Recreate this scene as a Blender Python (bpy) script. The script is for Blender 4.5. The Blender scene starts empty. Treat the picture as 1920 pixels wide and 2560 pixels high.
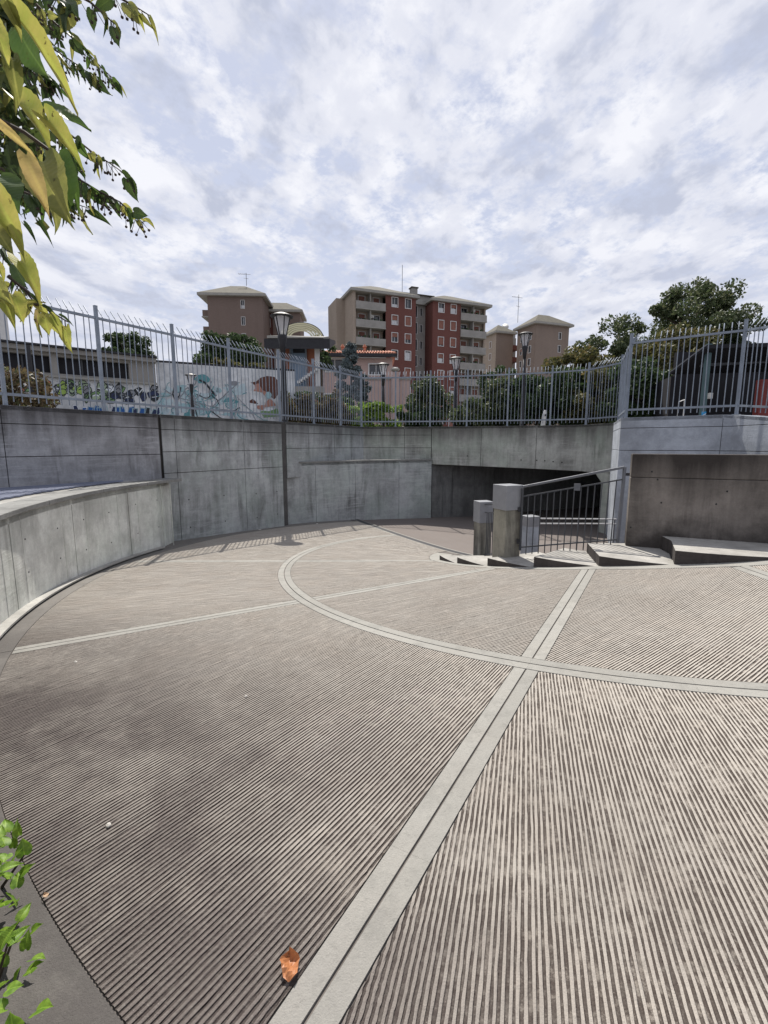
import bpy, bmesh, math, random
import numpy as np
from mathutils import Vector, Matrix
R = math.radians
random.seed(7); rng = np.random.default_rng(11)
sc = bpy.context.scene
col = sc.collection
EYE = 1.55; FPX = 1150.0; PITCH = R(8.3)
SUN_AZ, SUN_EL = -12.0, 56.5          # degrees left of straight ahead, degrees up

# ------------------------------------------------------------------ camera
cd = bpy.data.cameras.new('camera'); cam = bpy.data.objects.new('camera', cd); col.objects.link(cam)
cam.location = (0, 0, EYE); cam.rotation_euler = (math.pi/2 - PITCH, 0, 0)
cd.sensor_fit = 'HORIZONTAL'; cd.sensor_width = 36; cd.lens = 36*FPX/1920
cd.clip_start = 0.05; cd.clip_end = 4000
sc.camera = cam
sc.render.resolution_x = 768; sc.render.resolution_y = 1024
sc.view_settings.view_transform = 'Standard'; sc.view_settings.look = 'None'
sc.view_settings.exposure = 0.5; sc.view_settings.gamma = 1.0

# ------------------------------------------------------------------ world
def build_world():
    w = bpy.data.worlds.new('World'); sc.world = w; w.use_nodes = True
    nt = w.node_tree; N = nt.nodes; L = nt.links; N.clear()
    def nd(t, **k):
        n = N.new(t)
        for a, b in k.items(): setattr(n, a, b)
        return n
    def mth(op, a, b=None, c=None):
        n = nd('ShaderNodeMath', operation=op)
        for i, v in enumerate((a, b, c)):
            if v is None: continue
            if isinstance(v, (int, float)): n.inputs[i].default_value = v
            else: L.new(v, n.inputs[i])
        return n.outputs[0]
    sky = nd('ShaderNodeTexSky', sky_type='NISHITA')
    sky.sun_disc = False; sky.sun_elevation = R(SUN_EL); sky.sun_rotation = R(SUN_AZ)
    sky.air_density = 1.0; sky.dust_density = .6
    tc = nd('ShaderNodeTexCoord'); sp = nd('ShaderNodeSeparateXYZ'); L.new(tc.outputs['Generated'], sp.inputs[0])
    zz = mth('ADD', mth('MAXIMUM', sp.outputs[2], 0.0), 0.16)
    cb = nd('ShaderNodeCombineXYZ')
    L.new(mth('DIVIDE', sp.outputs[0], zz), cb.inputs[0]); L.new(mth('DIVIDE', sp.outputs[1], zz), cb.inputs[1])
    def noise(scale, detail, rough, dist, loc, sc3, rot=0.0):
        m = nd('ShaderNodeMapping'); m.inputs['Location'].default_value = loc
        m.inputs['Scale'].default_value = sc3; m.inputs['Rotation'].default_value = (0, 0, rot)
        L.new(cb.outputs[0], m.inputs[0])
        n = nd('ShaderNodeTexNoise'); n.inputs['Scale'].default_value = scale; n.inputs['Detail'].default_value = detail
        n.inputs['Roughness'].default_value = rough; n.inputs['Distortion'].default_value = dist
        L.new(m.outputs[0], n.inputs['Vector']); return n.outputs[0]
    big = noise(0.9, 4, .5, .3, (3.1, 1.7, 0), (1, 1, 1))
    puff = noise(6.2, 12, .63, .12, (0.4, 5.3, 0), (1.0, .9, 1), R(-35))
    fine = noise(19., 10, .66, .1, (7.0, 2.0, 0), (1, .95, 1), R(-35))
    soft = noise(4.6, 7, .55, .15, (9.5, 4.1, 0), (1.15, .85, 1), R(-40))
    d = mth('ADD', mth('ADD', mth('MULTIPLY', puff, .85), mth('MULTIPLY', big, .55)), mth('MULTIPLY', fine, .5))
    def ramp(f, stops, interp='EASE'):
        r = nd('ShaderNodeValToRGB'); r.color_ramp.interpolation = interp
        e = r.color_ramp.elements
        e[0].position, e[0].color = stops[0][0], stops[0][1]
        e[1].position, e[1].color = stops[-1][0], stops[-1][1]
        for p, c in stops[1:-1]:
            x = e.new(p); x.color = c
        L.new(f, r.inputs[0]); return r.outputs[0]
    cover = ramp(d, [(.82, (0, 0, 0, 1)), (.89, (.45, .45, .45, 1)), (.95, (.82, .82, .82, 1)), (1.02 if False else 1.0, (1, 1, 1, 1))], 'LINEAR')
    shade = ramp(soft, [(.36, (5.4, 5.8, 7.1, 1)), (.50, (7.9, 8.1, 9.0, 1)), (.62, (9.2, 9.3, 9.9, 1))])
    veil = nd('ShaderNodeMix', data_type='RGBA'); veil.inputs[0].default_value = .80
    L.new(sky.outputs[0], veil.inputs[6]); veil.inputs[7].default_value = (6.7, 7.1, 8.6, 1)
    mx = nd('ShaderNodeMix', data_type='RGBA'); L.new(cover, mx.inputs[0]); L.new(veil.outputs[2], mx.inputs[6]); L.new(shade, mx.inputs[7])
    # haze belt low over the roofs
    hz = ramp(sp.outputs[2], [(0.0, (.75, .75, .75, 1)), (.42, (0, 0, 0, 1))])
    m2 = nd('ShaderNodeMix', data_type='RGBA'); L.new(hz, m2.inputs[0]); L.new(mx.outputs[2], m2.inputs[6]); m2.inputs[7].default_value = (6.4, 6.7, 7.9, 1)
    bg = nd('ShaderNodeBackground'); L.new(m2.outputs[2], bg.inputs[0]); bg.inputs[1].default_value = 0.071
    out = nd('ShaderNodeOutputWorld'); L.new(bg.outputs[0], out.inputs[0])
build_world()
sl = bpy.data.lights.new('sun', 'SUN'); sl.energy = 5.0; sl.angle = R(0.35); sl.color = (1, .95, .87)
so = bpy.data.objects.new('sun', sl); col.objects.link(so)
sv = Vector((math.sin(R(SUN_AZ))*math.cos(R(SUN_EL)), math.cos(R(SUN_AZ))*math.cos(R(SUN_EL)), math.sin(R(SUN_EL))))
so.rotation_euler = sv.to_track_quat('Z', 'Y').to_euler(); so.location = (-5, 30, 40)

# ------------------------------------------------------------------ helpers
def at(px, py, Y):
    a = (px-960)/FPX; b = -(py-1280)/FPX
    d = (a, math.cos(PITCH)+b*math.sin(PITCH), -math.sin(PITCH)+b*math.cos(PITCH)); t = Y/d[1]
    return Vector((d[0]*t, Y, EYE+d[2]*t))
def wloc(o):
    v = Vector((0, 0, 0))
    while o: v += o.location; o = o.parent
    return v
def tag(o, label=None, cat=None, group=None, kind=None):
    for k, v in (('label', label), ('category', cat), ('group', group), ('kind', kind)):
        if v: o[k] = v
    return o
def thing(name, loc, label, cat, group=None):
    o = bpy.data.objects.new(name, None); col.objects.link(o); o.location = loc; o.empty_display_size = .2
    return tag(o, label, cat, group)
def link(name, me, parent=None, world=(0, 0, 0), rz=0):
    o = bpy.data.objects.new(name, me); col.objects.link(o)
    if parent: o.parent = parent; o.location = Vector(world)-wloc(parent)
    else: o.location = world
    o.rotation_euler = (0, 0, rz); return o
def mesh(name, v, f, mats, mi=None, smooth=False):
    me = bpy.data.meshes.new(name); me.from_pydata([tuple(p) for p in v], [], f)
    for m in (mats if isinstance(mats, (list, tuple)) else [mats]): me.materials.append(m)
    if mi is not None: me.polygons.foreach_set('material_index', mi)
    if smooth: me.polygons.foreach_set('use_smooth', [True]*len(f))
    me.update(); return me
def npmesh(name, v, quads, mats, mi=None, smooth=False, n=4):
    me = bpy.data.meshes.new(name); v = np.asarray(v, np.float32); q = np.asarray(quads, np.int32)
    me.vertices.add(len(v)); me.vertices.foreach_set('co', v.ravel())
    me.loops.add(q.size); me.loops.foreach_set('vertex_index', q.ravel())
    me.polygons.add(len(q)); me.polygons.foreach_set('loop_start', np.arange(0, q.size, n, dtype=np.int32))
    for m in (mats if isinstance(mats, (list, tuple)) else [mats]): me.materials.append(m)
    if mi is not None: me.polygons.foreach_set('material_index', np.asarray(mi, np.int32))
    me.polygons.foreach_set('use_smooth', np.full(len(q), smooth))
    me.update(calc_edges=True); me.validate(); return me
class MB:
    def __init__(s): s.v = []; s.f = []
    def quad(s, *p):
        n = len(s.v); s.v += [Vector(q) for q in p]; s.f.append(tuple(range(n, n+len(p)))); return s
    def box(s, c, d, rz=0, rx=0):
        m = Matrix.Rotation(rz, 3, 'Z') @ Matrix.Rotation(rx, 3, 'X'); n = len(s.v)
        for z in (-.5, .5):
            for x, y in ((-.5, -.5), (.5, -.5), (.5, .5), (-.5, .5)):
                s.v.append(Vector(c)+m @ Vector((x*d[0], y*d[1], z*d[2])))
        s.f += [tuple(n+i for i in t) for t in ((3, 2, 1, 0), (4, 5, 6, 7), (0, 1, 5, 4), (1, 2, 6, 5), (2, 3, 7, 6), (3, 0, 4, 7))]; return s
    def bar(s, a, b, w, h=None, up=(0, 0, 1)):
        a, b = Vector(a), Vector(b); h = h or w; d = (b-a).normalized(); up = Vector(up)
        if abs(d.dot(up)) > .99: up = Vector((0, 1, 0))
        x = d.cross(up).normalized(); y = x.cross(d); n = len(s.v)
        for p in (a, b):
            for i, j in ((-.5, -.5), (.5, -.5), (.5, .5), (-.5, .5)): s.v.append(p+x*w*i+y*h*j)
        s.f += [tuple(n+i for i in t) for t in ((0, 1, 2, 3), (7, 6, 5, 4), (0, 4, 5, 1), (1, 5, 6, 2), (2, 6, 7, 3), (3, 7, 4, 0))]; return s
    def tube(s, pts, rad, k=6, cap=True):
        pts = [Vector(p) for p in pts]; rad = rad if isinstance(rad, (list, tuple)) else [rad]*len(pts); n0 = len(s.v)
        for i, p in enumerate(pts):
            d = (pts[min(i+1, len(pts)-1)]-pts[max(i-1, 0)]).normalized()
            x = d.cross(Vector((0, 0, 1)) if abs(d.z) < .95 else Vector((0, 1, 0))).normalized(); y = x.cross(d)
            for j in range(k):
                t = 2*math.pi*j/k; s.v.append(p+(x*math.cos(t)+y*math.sin(t))*rad[i])
        for i in range(len(pts)-1):
            for j in range(k):
                a = n0+i*k; s.f.append((a+j, a+(j+1) % k, a+k+(j+1) % k, a+k+j))
        if cap:
            s.f.append(tuple(n0+j for j in reversed(range(k)))); e = n0+(len(pts)-1)*k; s.f.append(tuple(e+j for j in range(k)))
        return s
    def lathe(s, c, prof, k=16):
        c = Vector(c); n0 = len(s.v)
        for r, z in prof:
            for j in range(k): t = 2*math.pi*j/k; s.v.append(c+Vector((r*math.cos(t), r*math.sin(t), z)))
        for i in range(len(prof)-1):
            for j in range(k): a = n0+i*k; s.f.append((a+j, a+(j+1) % k, a+k+(j+1) % k, a+k+j))
        s.f.append(tuple(n0+j for j in reversed(range(k)))); e = n0+(len(prof)-1)*k; s.f.append(tuple(e+j for j in range(k))); return s
    def prism(s, pts, z0, z1):
        """pts: plan polygon counter-clockwise; z0/z1 numbers or per-point lists"""
        n = len(s.v); k = len(pts); Z0 = z0 if isinstance(z0, list) else [z0]*k; Z1 = z1 if isinstance(z1, list) else [z1]*k
        s.v += [Vector((p[0], p[1], z)) for p, z in zip(pts, Z0)]+[Vector((p[0], p[1], z)) for p, z in zip(pts, Z1)]
        s.f.append(tuple(n+i for i in reversed(range(k)))); s.f.append(tuple(n+k+i for i in range(k)))
        for i in range(k): j = (i+1) % k; s.f.append((n+i, n+j, n+k+j, n+k+i))
        return s
    def build(s, name, mat, parent=None, smooth=False, bevel=0):
        me = mesh(name, s.v, s.f, mat, smooth=smooth); o = link(name, me, parent)
        if parent: o.location = -wloc(parent)
        if bevel:
            b = o.modifiers.new('bevel', 'BEVEL'); b.width = bevel; b.segments = 2; b.limit_method = 'ANGLE'
        return o

# ------------------------------------------------------------------ materials
def material(name):
    m = bpy.data.materials.new(name); m.use_nodes = True; nt = m.node_tree; nt.nodes.clear()
    return m, nt
class G:
    """tiny node graph helper"""
    def __init__(s, name):
        s.m, s.nt = material(name); s.N = s.nt.nodes; s.L = s.nt.links
        s.out = s.N.new('ShaderNodeOutputMaterial'); s.b = s.N.new('ShaderNodeBsdfPrincipled'); s.L.new(s.b.outputs[0], s.out.inputs[0])
        s.geo = s.N.new('ShaderNodeNewGeometry')
    def put(s, inp, v):
        if hasattr(v, 'is_output') or isinstance(v, bpy.types.NodeSocket): s.L.new(v, inp)
        else: inp.default_value = v
    def noise(s, scale, stretch=(1, 1, 1), detail=6, rough=.6, loc=(0, 0, 0), dist=0, src=None):
        mp = s.N.new('ShaderNodeMapping'); mp.inputs['Scale'].default_value = stretch; mp.inputs['Location'].default_value = loc
        s.L.new(src or s.geo.outputs['Position'], mp.inputs[0])
        n = s.N.new('ShaderNodeTexNoise'); n.inputs['Scale'].default_value = scale; n.inputs['Detail'].default_value = detail
        n.inputs['Roughness'].default_value = rough; n.inputs['Distortion'].default_value = dist
        s.L.new(mp.outputs[0], n.inputs['Vector']); return n.outputs[0]
    def rng(s, v, a, b, c=0., d=1.):
        n = s.N.new('ShaderNodeMapRange'); n.clamp = True; s.put(n.inputs[0], v)
        for i, x in enumerate((a, b, c, d)): n.inputs[i+1].default_value = x
        return n.outputs[0]
    def math(s, op, a, b=0.):
        n = s.N.new('ShaderNodeMath'); n.operation = op; s.put(n.inputs[0], a); s.put(n.inputs[1], b); return n.outputs[0]
    def mix(s, f, a, b, mode='MIX'):
        n = s.N.new('ShaderNodeMix'); n.data_type = 'RGBA'; n.blend_type = mode
        s.put(n.inputs[0], f); s.put(n.inputs[6], c4(a)); s.put(n.inputs[7], c4(b)); return n.outputs[2]
    def xyz(s, src=None):
        n = s.N.new('ShaderNodeSeparateXYZ'); s.L.new(src or s.geo.outputs['Position'], n.inputs[0]); return n.outputs
    def bump(s, h, strength=.3, dist=.01):
        n = s.N.new('ShaderNodeBump'); n.inputs['Strength'].default_value = strength; n.inputs['Distance'].default_value = dist
        s.L.new(h, n.inputs['Height']); s.L.new(n.outputs[0], s.b.inputs['Normal'])
    def done(s, colour, rough=.8, metal=0., spec=.3):
        s.put(s.b.inputs['Base Color'], c4(colour)); s.put(s.b.inputs['Roughness'], rough); s.b.inputs['Metallic'].default_value = metal
        s.b.inputs['Specular IOR Level'].default_value = spec; return s.m
def c4(c):
    return c if not isinstance(c, tuple) else (tuple(c)+(1.,))[:4]
def plain(name, c, rough=.7, var=.12, scale=3., metal=0., bump=0., stretch=(1, 1, 1), spec=.3):
    g = G(name); n = g.noise(scale, stretch); f = g.rng(n, .3, .7)
    a = tuple(x*(1-var) for x in c); b = tuple(min(1, x*(1+var)) for x in c)
    if bump: g.bump(g.noise(scale*12, detail=4), bump, .01)
    return g.done(g.mix(f, a, b), rough, metal, spec)
def concrete(name, base, dark, ztop, topstain=.8, board=.25, green=0., streak=.5, low=None):
    g = G(name)
    blot = g.rng(g.noise(1.1, detail=9, rough=.7), .40, .60)
    mott = g.rng(g.noise(5.5, detail=8, rough=.75, loc=(1, 4, 8)), .47, .62)
    stv = g.rng(g.noise(2.6, (1, 1, .13), detail=8, rough=.65, dist=.5), .49, .60)
    stf = g.rng(g.noise(9., (1, 1, .07), detail=5), .52, .68)
    brd = g.math('MULTIPLY', g.rng(g.noise(1.2, (1, 1, 14), detail=6, rough=.72, dist=.3), .47, .62), g.rng(g.noise(.8, detail=5, loc=(2, 6, 1)), .4, .6))
    fin = g.rng(g.noise(38., detail=4), .3, .75)
    c = g.mix(g.math('MULTIPLY', blot, .75), tuple(min(1, x*1.12) for x in base), tuple(x*.6 for x in base))
    c = g.mix(g.math('MULTIPLY', mott, .28), c, tuple(x*.45 for x in base))
    c = g.mix(g.math('MULTIPLY', g.math('MULTIPLY', stv, g.rng(g.noise(.9, detail=5, loc=(9, 9, 2)), .38, .6)), streak*1.1), c, dark)
    c = g.mix(g.math('MULTIPLY', brd, board), c, tuple(min(1, x*1.35) for x in base))
    if green: c = g.mix(g.math('MULTIPLY', g.rng(g.noise(.8, loc=(4, 4, 4)), .45, .7), green), c, (base[0]*.82, base[1]*1.02, base[2]*.86))
    if topstain:
        z = g.xyz()[2]; wob = g.math('ADD', z, g.math('MULTIPLY', g.math('SUBTRACT', g.noise(2.2, (1, 1, .05), detail=6), .5), 1.3))
        t = g.rng(wob, ztop-.62, ztop-.02); c = g.mix(g.math('MULTIPLY', t, topstain), c, dark)
    if low is not None:
        z = g.xyz()[2]; wob = g.math('ADD', z, g.math('MULTIPLY', g.math('SUBTRACT', g.noise(2.6, detail=7), .5), .9))
        c = g.mix(g.rng(wob, low+.32, low-.05, 0, .75), c, tuple(x*.6 for x in dark))
    c = g.mix(g.math('MULTIPLY', stf, .16), c, dark)
    c = g.mix(g.math('MULTIPLY', fin, .14), c, tuple(x*.5 for x in dark))
    g.bump(g.math('ADD', g.noise(30., detail=6), g.math('MULTIPLY', brd, .6)), .35, .012)
    return g.done(c, .9, spec=.2)
WZ = 2.2
M = {}
M['wall_up'] = concrete('weathered_board_concrete', (.33, .335, .355), (.07, .066, .068), WZ, .85, .6, streak=.7)
M['wall_main'] = concrete('grey_green_concrete', (.385, .40, .405), (.075, .074, .074), WZ, .8, .45, .3, .6)
M['wall_low'] = concrete('pale_panel_concrete', (.66, .665, .625), (.23, .225, .205), .83, .25, .05, .2, .4)
M['beam'] = concrete('beam_concrete', (.41, .415, .385), (.09, .086, .08), WZ, .85, .35, .4, .55)
M['block'] = concrete('brown_stained_concrete', (.215, .192, .172), (.035, .03, .028), 1.42, .95, .22, 0, .5, low=.3)
M['post'] = concrete('mossy_post_concrete', (.27, .255, .215), (.075, .068, .058), 1.0, .2, .05, .15, .8)
M['tread'] = concrete('tread_concrete', (0.35, 0.338, 0.315), (.17, .16, .15), 9, 0, .08, 0, .25)
M['riser'] = concrete('dark_riser', (.075, .066, .062), (.025, .022, .02), 9, 0, .1, 0, .6)
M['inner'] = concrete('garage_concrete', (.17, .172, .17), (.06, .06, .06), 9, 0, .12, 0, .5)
M['paint'] = concrete('pale_paint', (.37, .40, .445), (.28, .30, .335), WZ, .15, .05, 0, .15)
M['coping'] = concrete('coping_concrete', (0.228, 0.228, 0.22), (.14, .14, .135), 9, 0, .05, 0, .3)
M['ledge'] = concrete('ledge_concrete', (0.35, 0.342, 0.319), (.2, .2, .195), 9, 0, .05, 0, .3)
M['joint'] = plain('joint_dirt', (.045, .042, .04), .95, .3, 6)
M['steel'] = plain('galvanised_steel', (.22, .25, .295), .55, .18, 5, .35)
M['dark'] = plain('dark_grey_paint', (.05, .053, .06), .45, .15, 6)
M['gate'] = plain('gate_grey_paint', (.12, .125, .14), .42, .12, 6, .2)
M['cap'] = plain('cap_grey_metal', (.24, .245, .26), .4, .12, 5, .1)
M['black'] = plain('black_iron', (.022, .022, .026), .5, .2, 6)
M['glass'] = plain('window_glass', (.03, .034, .042), .12, .3, 1.2, spec=.6)
M['white'] = plain('white_paint', (.55, .55, .55), .6, .06, 4)
M['red'] = plain('red_paint', (.17, .035, .03), .7, .15, 2)
M['tie'] = plain('tie_hole', (.03, .03, .03), .95, .1, 9)
def m_leaf(name, c1, c2, c3=None, trans=.35):
    g = G(name); rnd = g.geo.outputs['Random Per Island']
    ramp = g.N.new('ShaderNodeValToRGB'); e = ramp.color_ramp.elements
    e[0].color = c4(c1); e[1].color = c4(c2); e[1].position = .85
    if c3: x = e.new(1.); x.color = c4(c3); e[1].position = .7
    g.L.new(rnd, ramp.inputs[0])
    sp = g.rng(g.noise(60., detail=3), .62, .72); c = g.mix(g.math('MULTIPLY', sp, .35), ramp.outputs[0], tuple(x*.4 for x in c1))
    g.done(c, .55, spec=.35)
    t = g.N.new('ShaderNodeBsdfTranslucent'); g.L.new(c, t.inputs[0])
    mx = g.N.new('ShaderNodeMixShader'); mx.inputs[0].default_value = trans
    g.L.new(g.b.outputs[0], mx.inputs[1]); g.L.new(t.outputs[0], mx.inputs[2]); g.L.new(mx.outputs[0], g.out.inputs[0]); return g.m
M['lf_dark'] = m_leaf('dark_leaves', (.022, .04, .018), (.06, .095, .035))
M['lf_mid'] = m_leaf('mid_green_leaves', (.032, .05, .022), (.08, .105, .045), (.145, .155, .08))
M['lf_olive'] = m_leaf('olive_leaves', (.05, .055, .022), (.12, .12, .04), (.16, .12, .05))
M['lf_lime'] = m_leaf('yellow_green_leaves', (.09, .16, .02), (.22, .32, .05))
M['lf_brown'] = m_leaf('brown_leaves', (.07, .05, .03), (.13, .095, .05), (.10, .12, .05))
M['lf_spruce'] = m_leaf('blue_spruce_needles', (.05, .068, .07), (.13, .165, .175), trans=.1)
M['lf_hedge'] = m_leaf('bright_hedge_leaves', (.06, .14, .015), (.20, .34, .04), (.30, .42, .08), .45)
M['bark'] = plain('bark', (.075, .06, .048), .9, .35, 9, bump=.5)
M['twig'] = plain('twig_bark', (.06, .045, .035), .85, .3, 20)

# ------------------------------------------------------------------ ramp surface: a helix about CX, CY
CX, CY, K = 4.0, 8.0, .0078
def ang(x, y): return np.degrees(np.arctan2(np.asarray(y)-CY, np.asarray(x)-CX)) % 360
def zg(x, y):
    t = ang(x, y); t = np.where(t < 20, 340., t); return K*(np.maximum(t, 95)-243)
def pol(r, th): return (CX+r*math.cos(R(th)), CY+r*math.sin(R(th)))
_dl = [(-1.05+2.95*k/40, 15.45-6.25*k/40) for k in range(41)]
DR = sorted((math.hypot(x-CX, y-CY), math.degrees(math.atan2(y-CY, x-CX)) % 360) for x, y in _dl)
DR_R = [a for a, b in DR]; DR_T = [b for a, b in DR]
def th_start(r): return np.interp(r, DR_R, DR_T)
ED_T = [150, 178, 190, 204, 221, 241, 259, 276, 300, 340]; ED_R = [3.1, 3.0, 2.82, 2.63, 2.48, 2.47, 2.66, 2.95, 3.3, 3.6]
def r_edge(th): return np.interp(th, ED_T, ED_R)
ROUT, RARC, RWALL = 8.385, 5.65, 8.66
BANDS = [180.5, 209.5, 238.7, 269.5, 299.5]
HB = .085

def m_ground(name, base, dark, dirt=.5, silt=0., amt=(.32, .30, .36), piece=0.):
    g = G(name); P = g.geo.outputs['Position']
    blot = g.rng(g.noise(.55, detail=8, rough=.62), .36, .66)
    mid = g.rng(g.noise(2.6, detail=7, rough=.65, loc=(3, 1, 0)), .4, .7)
    fine = g.rng(g.noise(60., detail=5, rough=.7), .40, .75)
    speck = g.rng(g.noise(150., detail=3), .66, .74)
    # old leaf dirt lies along the outer edge of the ramp, thinning out towards the middle
    v = g.N.new('ShaderNodeVectorMath'); v.operation = 'DISTANCE'; g.L.new(P, v.inputs[0]); v.inputs[1].default_value = (CX, CY, 0)
    rr = g.rng(v.outputs['Value'], 5.6, 8.4); xy = g.xyz()
    fall = g.math('MULTIPLY', g.rng(g.math('ADD', xy[1], g.math('MULTIPLY', xy[0], .35)), 4.3, 2.0), g.rng(xy[0], 2.2, -.6))
    d = g.math('MULTIPLY', g.math('ADD', g.math('MULTIPLY', rr, .75), .25), fall)
    d = g.math('MULTIPLY', d, g.rng(g.noise(.9, detail=9, rough=.72, loc=(8, 2, 0)), .30, .54, .35, 1.35))
    c = g.mix(g.math('MULTIPLY', blot, amt[0]), base, tuple(x*.74 for x in base))
    c = g.mix(g.math('MULTIPLY', mid, amt[1]), c, (base[0]*.88, base[1]*.80, base[2]*.74))
    if silt:   # black silt in drifts, broken along each groove
        near = g.math('MULTIPLY', g.rng(v.outputs['Value'], 2.8, 6.3, .4, 1.), g.rng(g.math('SUBTRACT', xy[1], g.math('MULTIPLY', xy[0], .75)), 7.5, 2.6))
        dr = g.rng(g.noise(1.1, detail=7, rough=.65, loc=(1, 7, 0)), .30, .56, .25, 1.1)
        br = g.rng(g.noise(17., detail=8, rough=.75, loc=(2, 2, 0)), .38, .54, .2, 1.1)
        pm = g.math('MULTIPLY', g.math('MULTIPLY', near, dr), br); pm = g.math('MULTIPLY', pm, silt)
        pm = g.math('MINIMUM', pm, 1.0); c = g.mix(pm, c, (.058, .046, .039))
    c = g.mix(g.math('MINIMUM', g.math('MULTIPLY', d, dirt), 1.0), c, dark)
    c = g.mix(g.math('MULTIPLY', fine, amt[2]), c, tuple(x*.5 for x in base))
    c = g.mix(g.math('MULTIPLY', speck, .3), c, tuple(min(1, x*1.35) for x in base))
    if piece:
        oi = g.N.new('ShaderNodeObjectInfo').outputs['Random']; c = g.mix(g.rng(oi, 0, 1, 0, piece), c, tuple(x*.55 for x in base)); ms = g.rng(g.noise(5., detail=8, rough=.72, loc=(4, 0, 0)), .50, .62); c = g.mix(g.math('MULTIPLY', ms, .35), c, tuple(x*.5 for x in base))
    chip = g.rng(g.noise(24., detail=7, rough=.75, loc=(6, 3, 0)), .56, .66); c = g.mix(g.math('MULTIPLY', chip, .38), c, tuple(x*.42 for x in base))
    g.bump(g.math('ADD', g.noise(55., detail=6, rough=.7), g.noise(170., detail=3)), .7, .005)
    return g.done(c, .92, spec=.2)
M['ridge'] = m_ground('combed_concrete_ridges', (0.385, 0.358, 0.322), (.105, .09, .085), dirt=.85)
M['furrow'] = m_ground('silt_in_grooves', (0.33, 0.302, 0.268), (.045, .036, .034), dirt=.95, silt=1.3)
M['band'] = m_ground('trowelled_concrete', (0.305, 0.298, 0.275), (.15, .14, .135), dirt=.4, amt=(.3, .2, .3), piece=.4)
M['edge'] = m_ground('edge_strip_concrete', (.19, .18, .167), (.07, .064, .062), dirt=1.0, piece=.2)
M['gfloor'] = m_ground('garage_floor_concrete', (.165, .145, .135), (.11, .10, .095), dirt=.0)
M['seam'] = plain('seam_dirt', (.11, .098, .09), .95, .3, 9)

def polar_sheet(name, rf0, rf1, t0, t1, nr, ntt, dz, mat, parent=None, tfun=None):
    v = []; q = []
    for i in range(nr+1):
        for j in range(ntt+1):
            th = t0+(t1-t0)*j/ntt; r = rf0(th)+(rf1(th)-rf0(th))*i/nr
            if tfun: th = max(th, float(tfun(r)))
            x, y = pol(r, th); v.append((x, y, K*(th-243)+dz))
    for i in range(nr):
        for j in range(ntt):
            a = i*(ntt+1)+j; q.append((a, a+ntt+1, a+ntt+2, a+1))
    o = link(name, npmesh(name, v, q, mat), parent); return o
cst = lambda c: (lambda th: c)
ramp = polar_sheet('ramp', lambda t: float(r_edge(t))-.25, cst(9.0), 124, 330, 30, 160, -.0085, M['seam'], None, th_start)
tag(ramp, 'curving concrete car ramp with combed grooves and smooth bands', None, None, 'structure')

def strip_radial(th, ra, rb, off0, off1, dz, mat):
    e = Vector((math.cos(R(th)), math.sin(R(th)), 0)); n = Vector((-e.y, e.x, 0)); v = []; q = []; S = 16
    for i in range(S+1):
        r = ra+(rb-ra)*i/S
        for o in (off0, off1):
            for dd in (dz, dz-.02):
                p = Vector((CX, CY, 0))+e*r+n*o; v.append((p.x, p.y, float(zg(p.x, p.y))+dd))
    for i in range(S):
        a = i*4; b = a+4
        q += [(a, b, b+2, a+2), (a+1, b+1, b, a), (a+2, b+2, b+3, a+3)]
    q += [(0, 2, 3, 1), (S*4, S*4+1, S*4+3, S*4+2)]
    link('concrete_band', npmesh('concrete_band', v, q, mat), ramp)
def strip_arc(r0, r1, t0, t1, dz, mat, name='concrete_band'):
    v = []; q = []; S = max(8, int((t1-t0)*1.2))
    for i in range(S+1):
        th = t0+(t1-t0)*i/S
        for r in (r0(th) if callable(r0) else r0, r1(th) if callable(r1) else r1):
            x, y = pol(r, th)
            for dd in (dz, dz-.02): v.append((x, y, K*(th-243)+dd))
    for i in range(S):
        a = i*4; b = a+4
        q += [(a, a+2, b+2, b), (a, b, b+1, a+1), (a+2, a+3, b+3, b+2)]
    q += [(0, 1, 3, 2), (S*4, S*4+2, S*4+3, S*4+1)]
    return link(name, npmesh(name, v, q, mat), ramp)
RIN = lambda th: float(r_edge(th))+.16
for b in BANDS:
    for s in (-1, 1):
        w = HB
        for ra_, rb_, n_ in ((RIN(b)+.005, RARC-.099, 2), (RARC+.099, ROUT-.004, 3)):
            for q_ in range(n_): strip_radial(b, ra_+(rb_-ra_)*q_/n_+.0003, ra_+(rb_-ra_)*(q_+1)/n_-.0003, s*.006, s*w, 0, M['band'])
t0 = float(th_start(RARC))+1.2
for k, (a, b) in enumerate(zip([t0]+BANDS, BANDS+[328])):
    for r0, r1 in ((RARC-.092, RARC-.006), (RARC+.006, RARC+.092)):
        for q_ in range(3): strip_arc(r0, r1, a+(b-a)*q_/3+.003, a+(b-a)*(q_+1)/3-.003, .001, M['band'])
    strip_arc(ROUT+.006, 9.0, (a if k else 126.5)+.03, b-.03, 0, M['edge'], 'edge_strip')
strip_arc(lambda t: float(r_edge(t))-.2, lambda t: RIN(t)-.006, 152, 328, .001, M['band'], 'inner_edge_strip')

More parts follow.
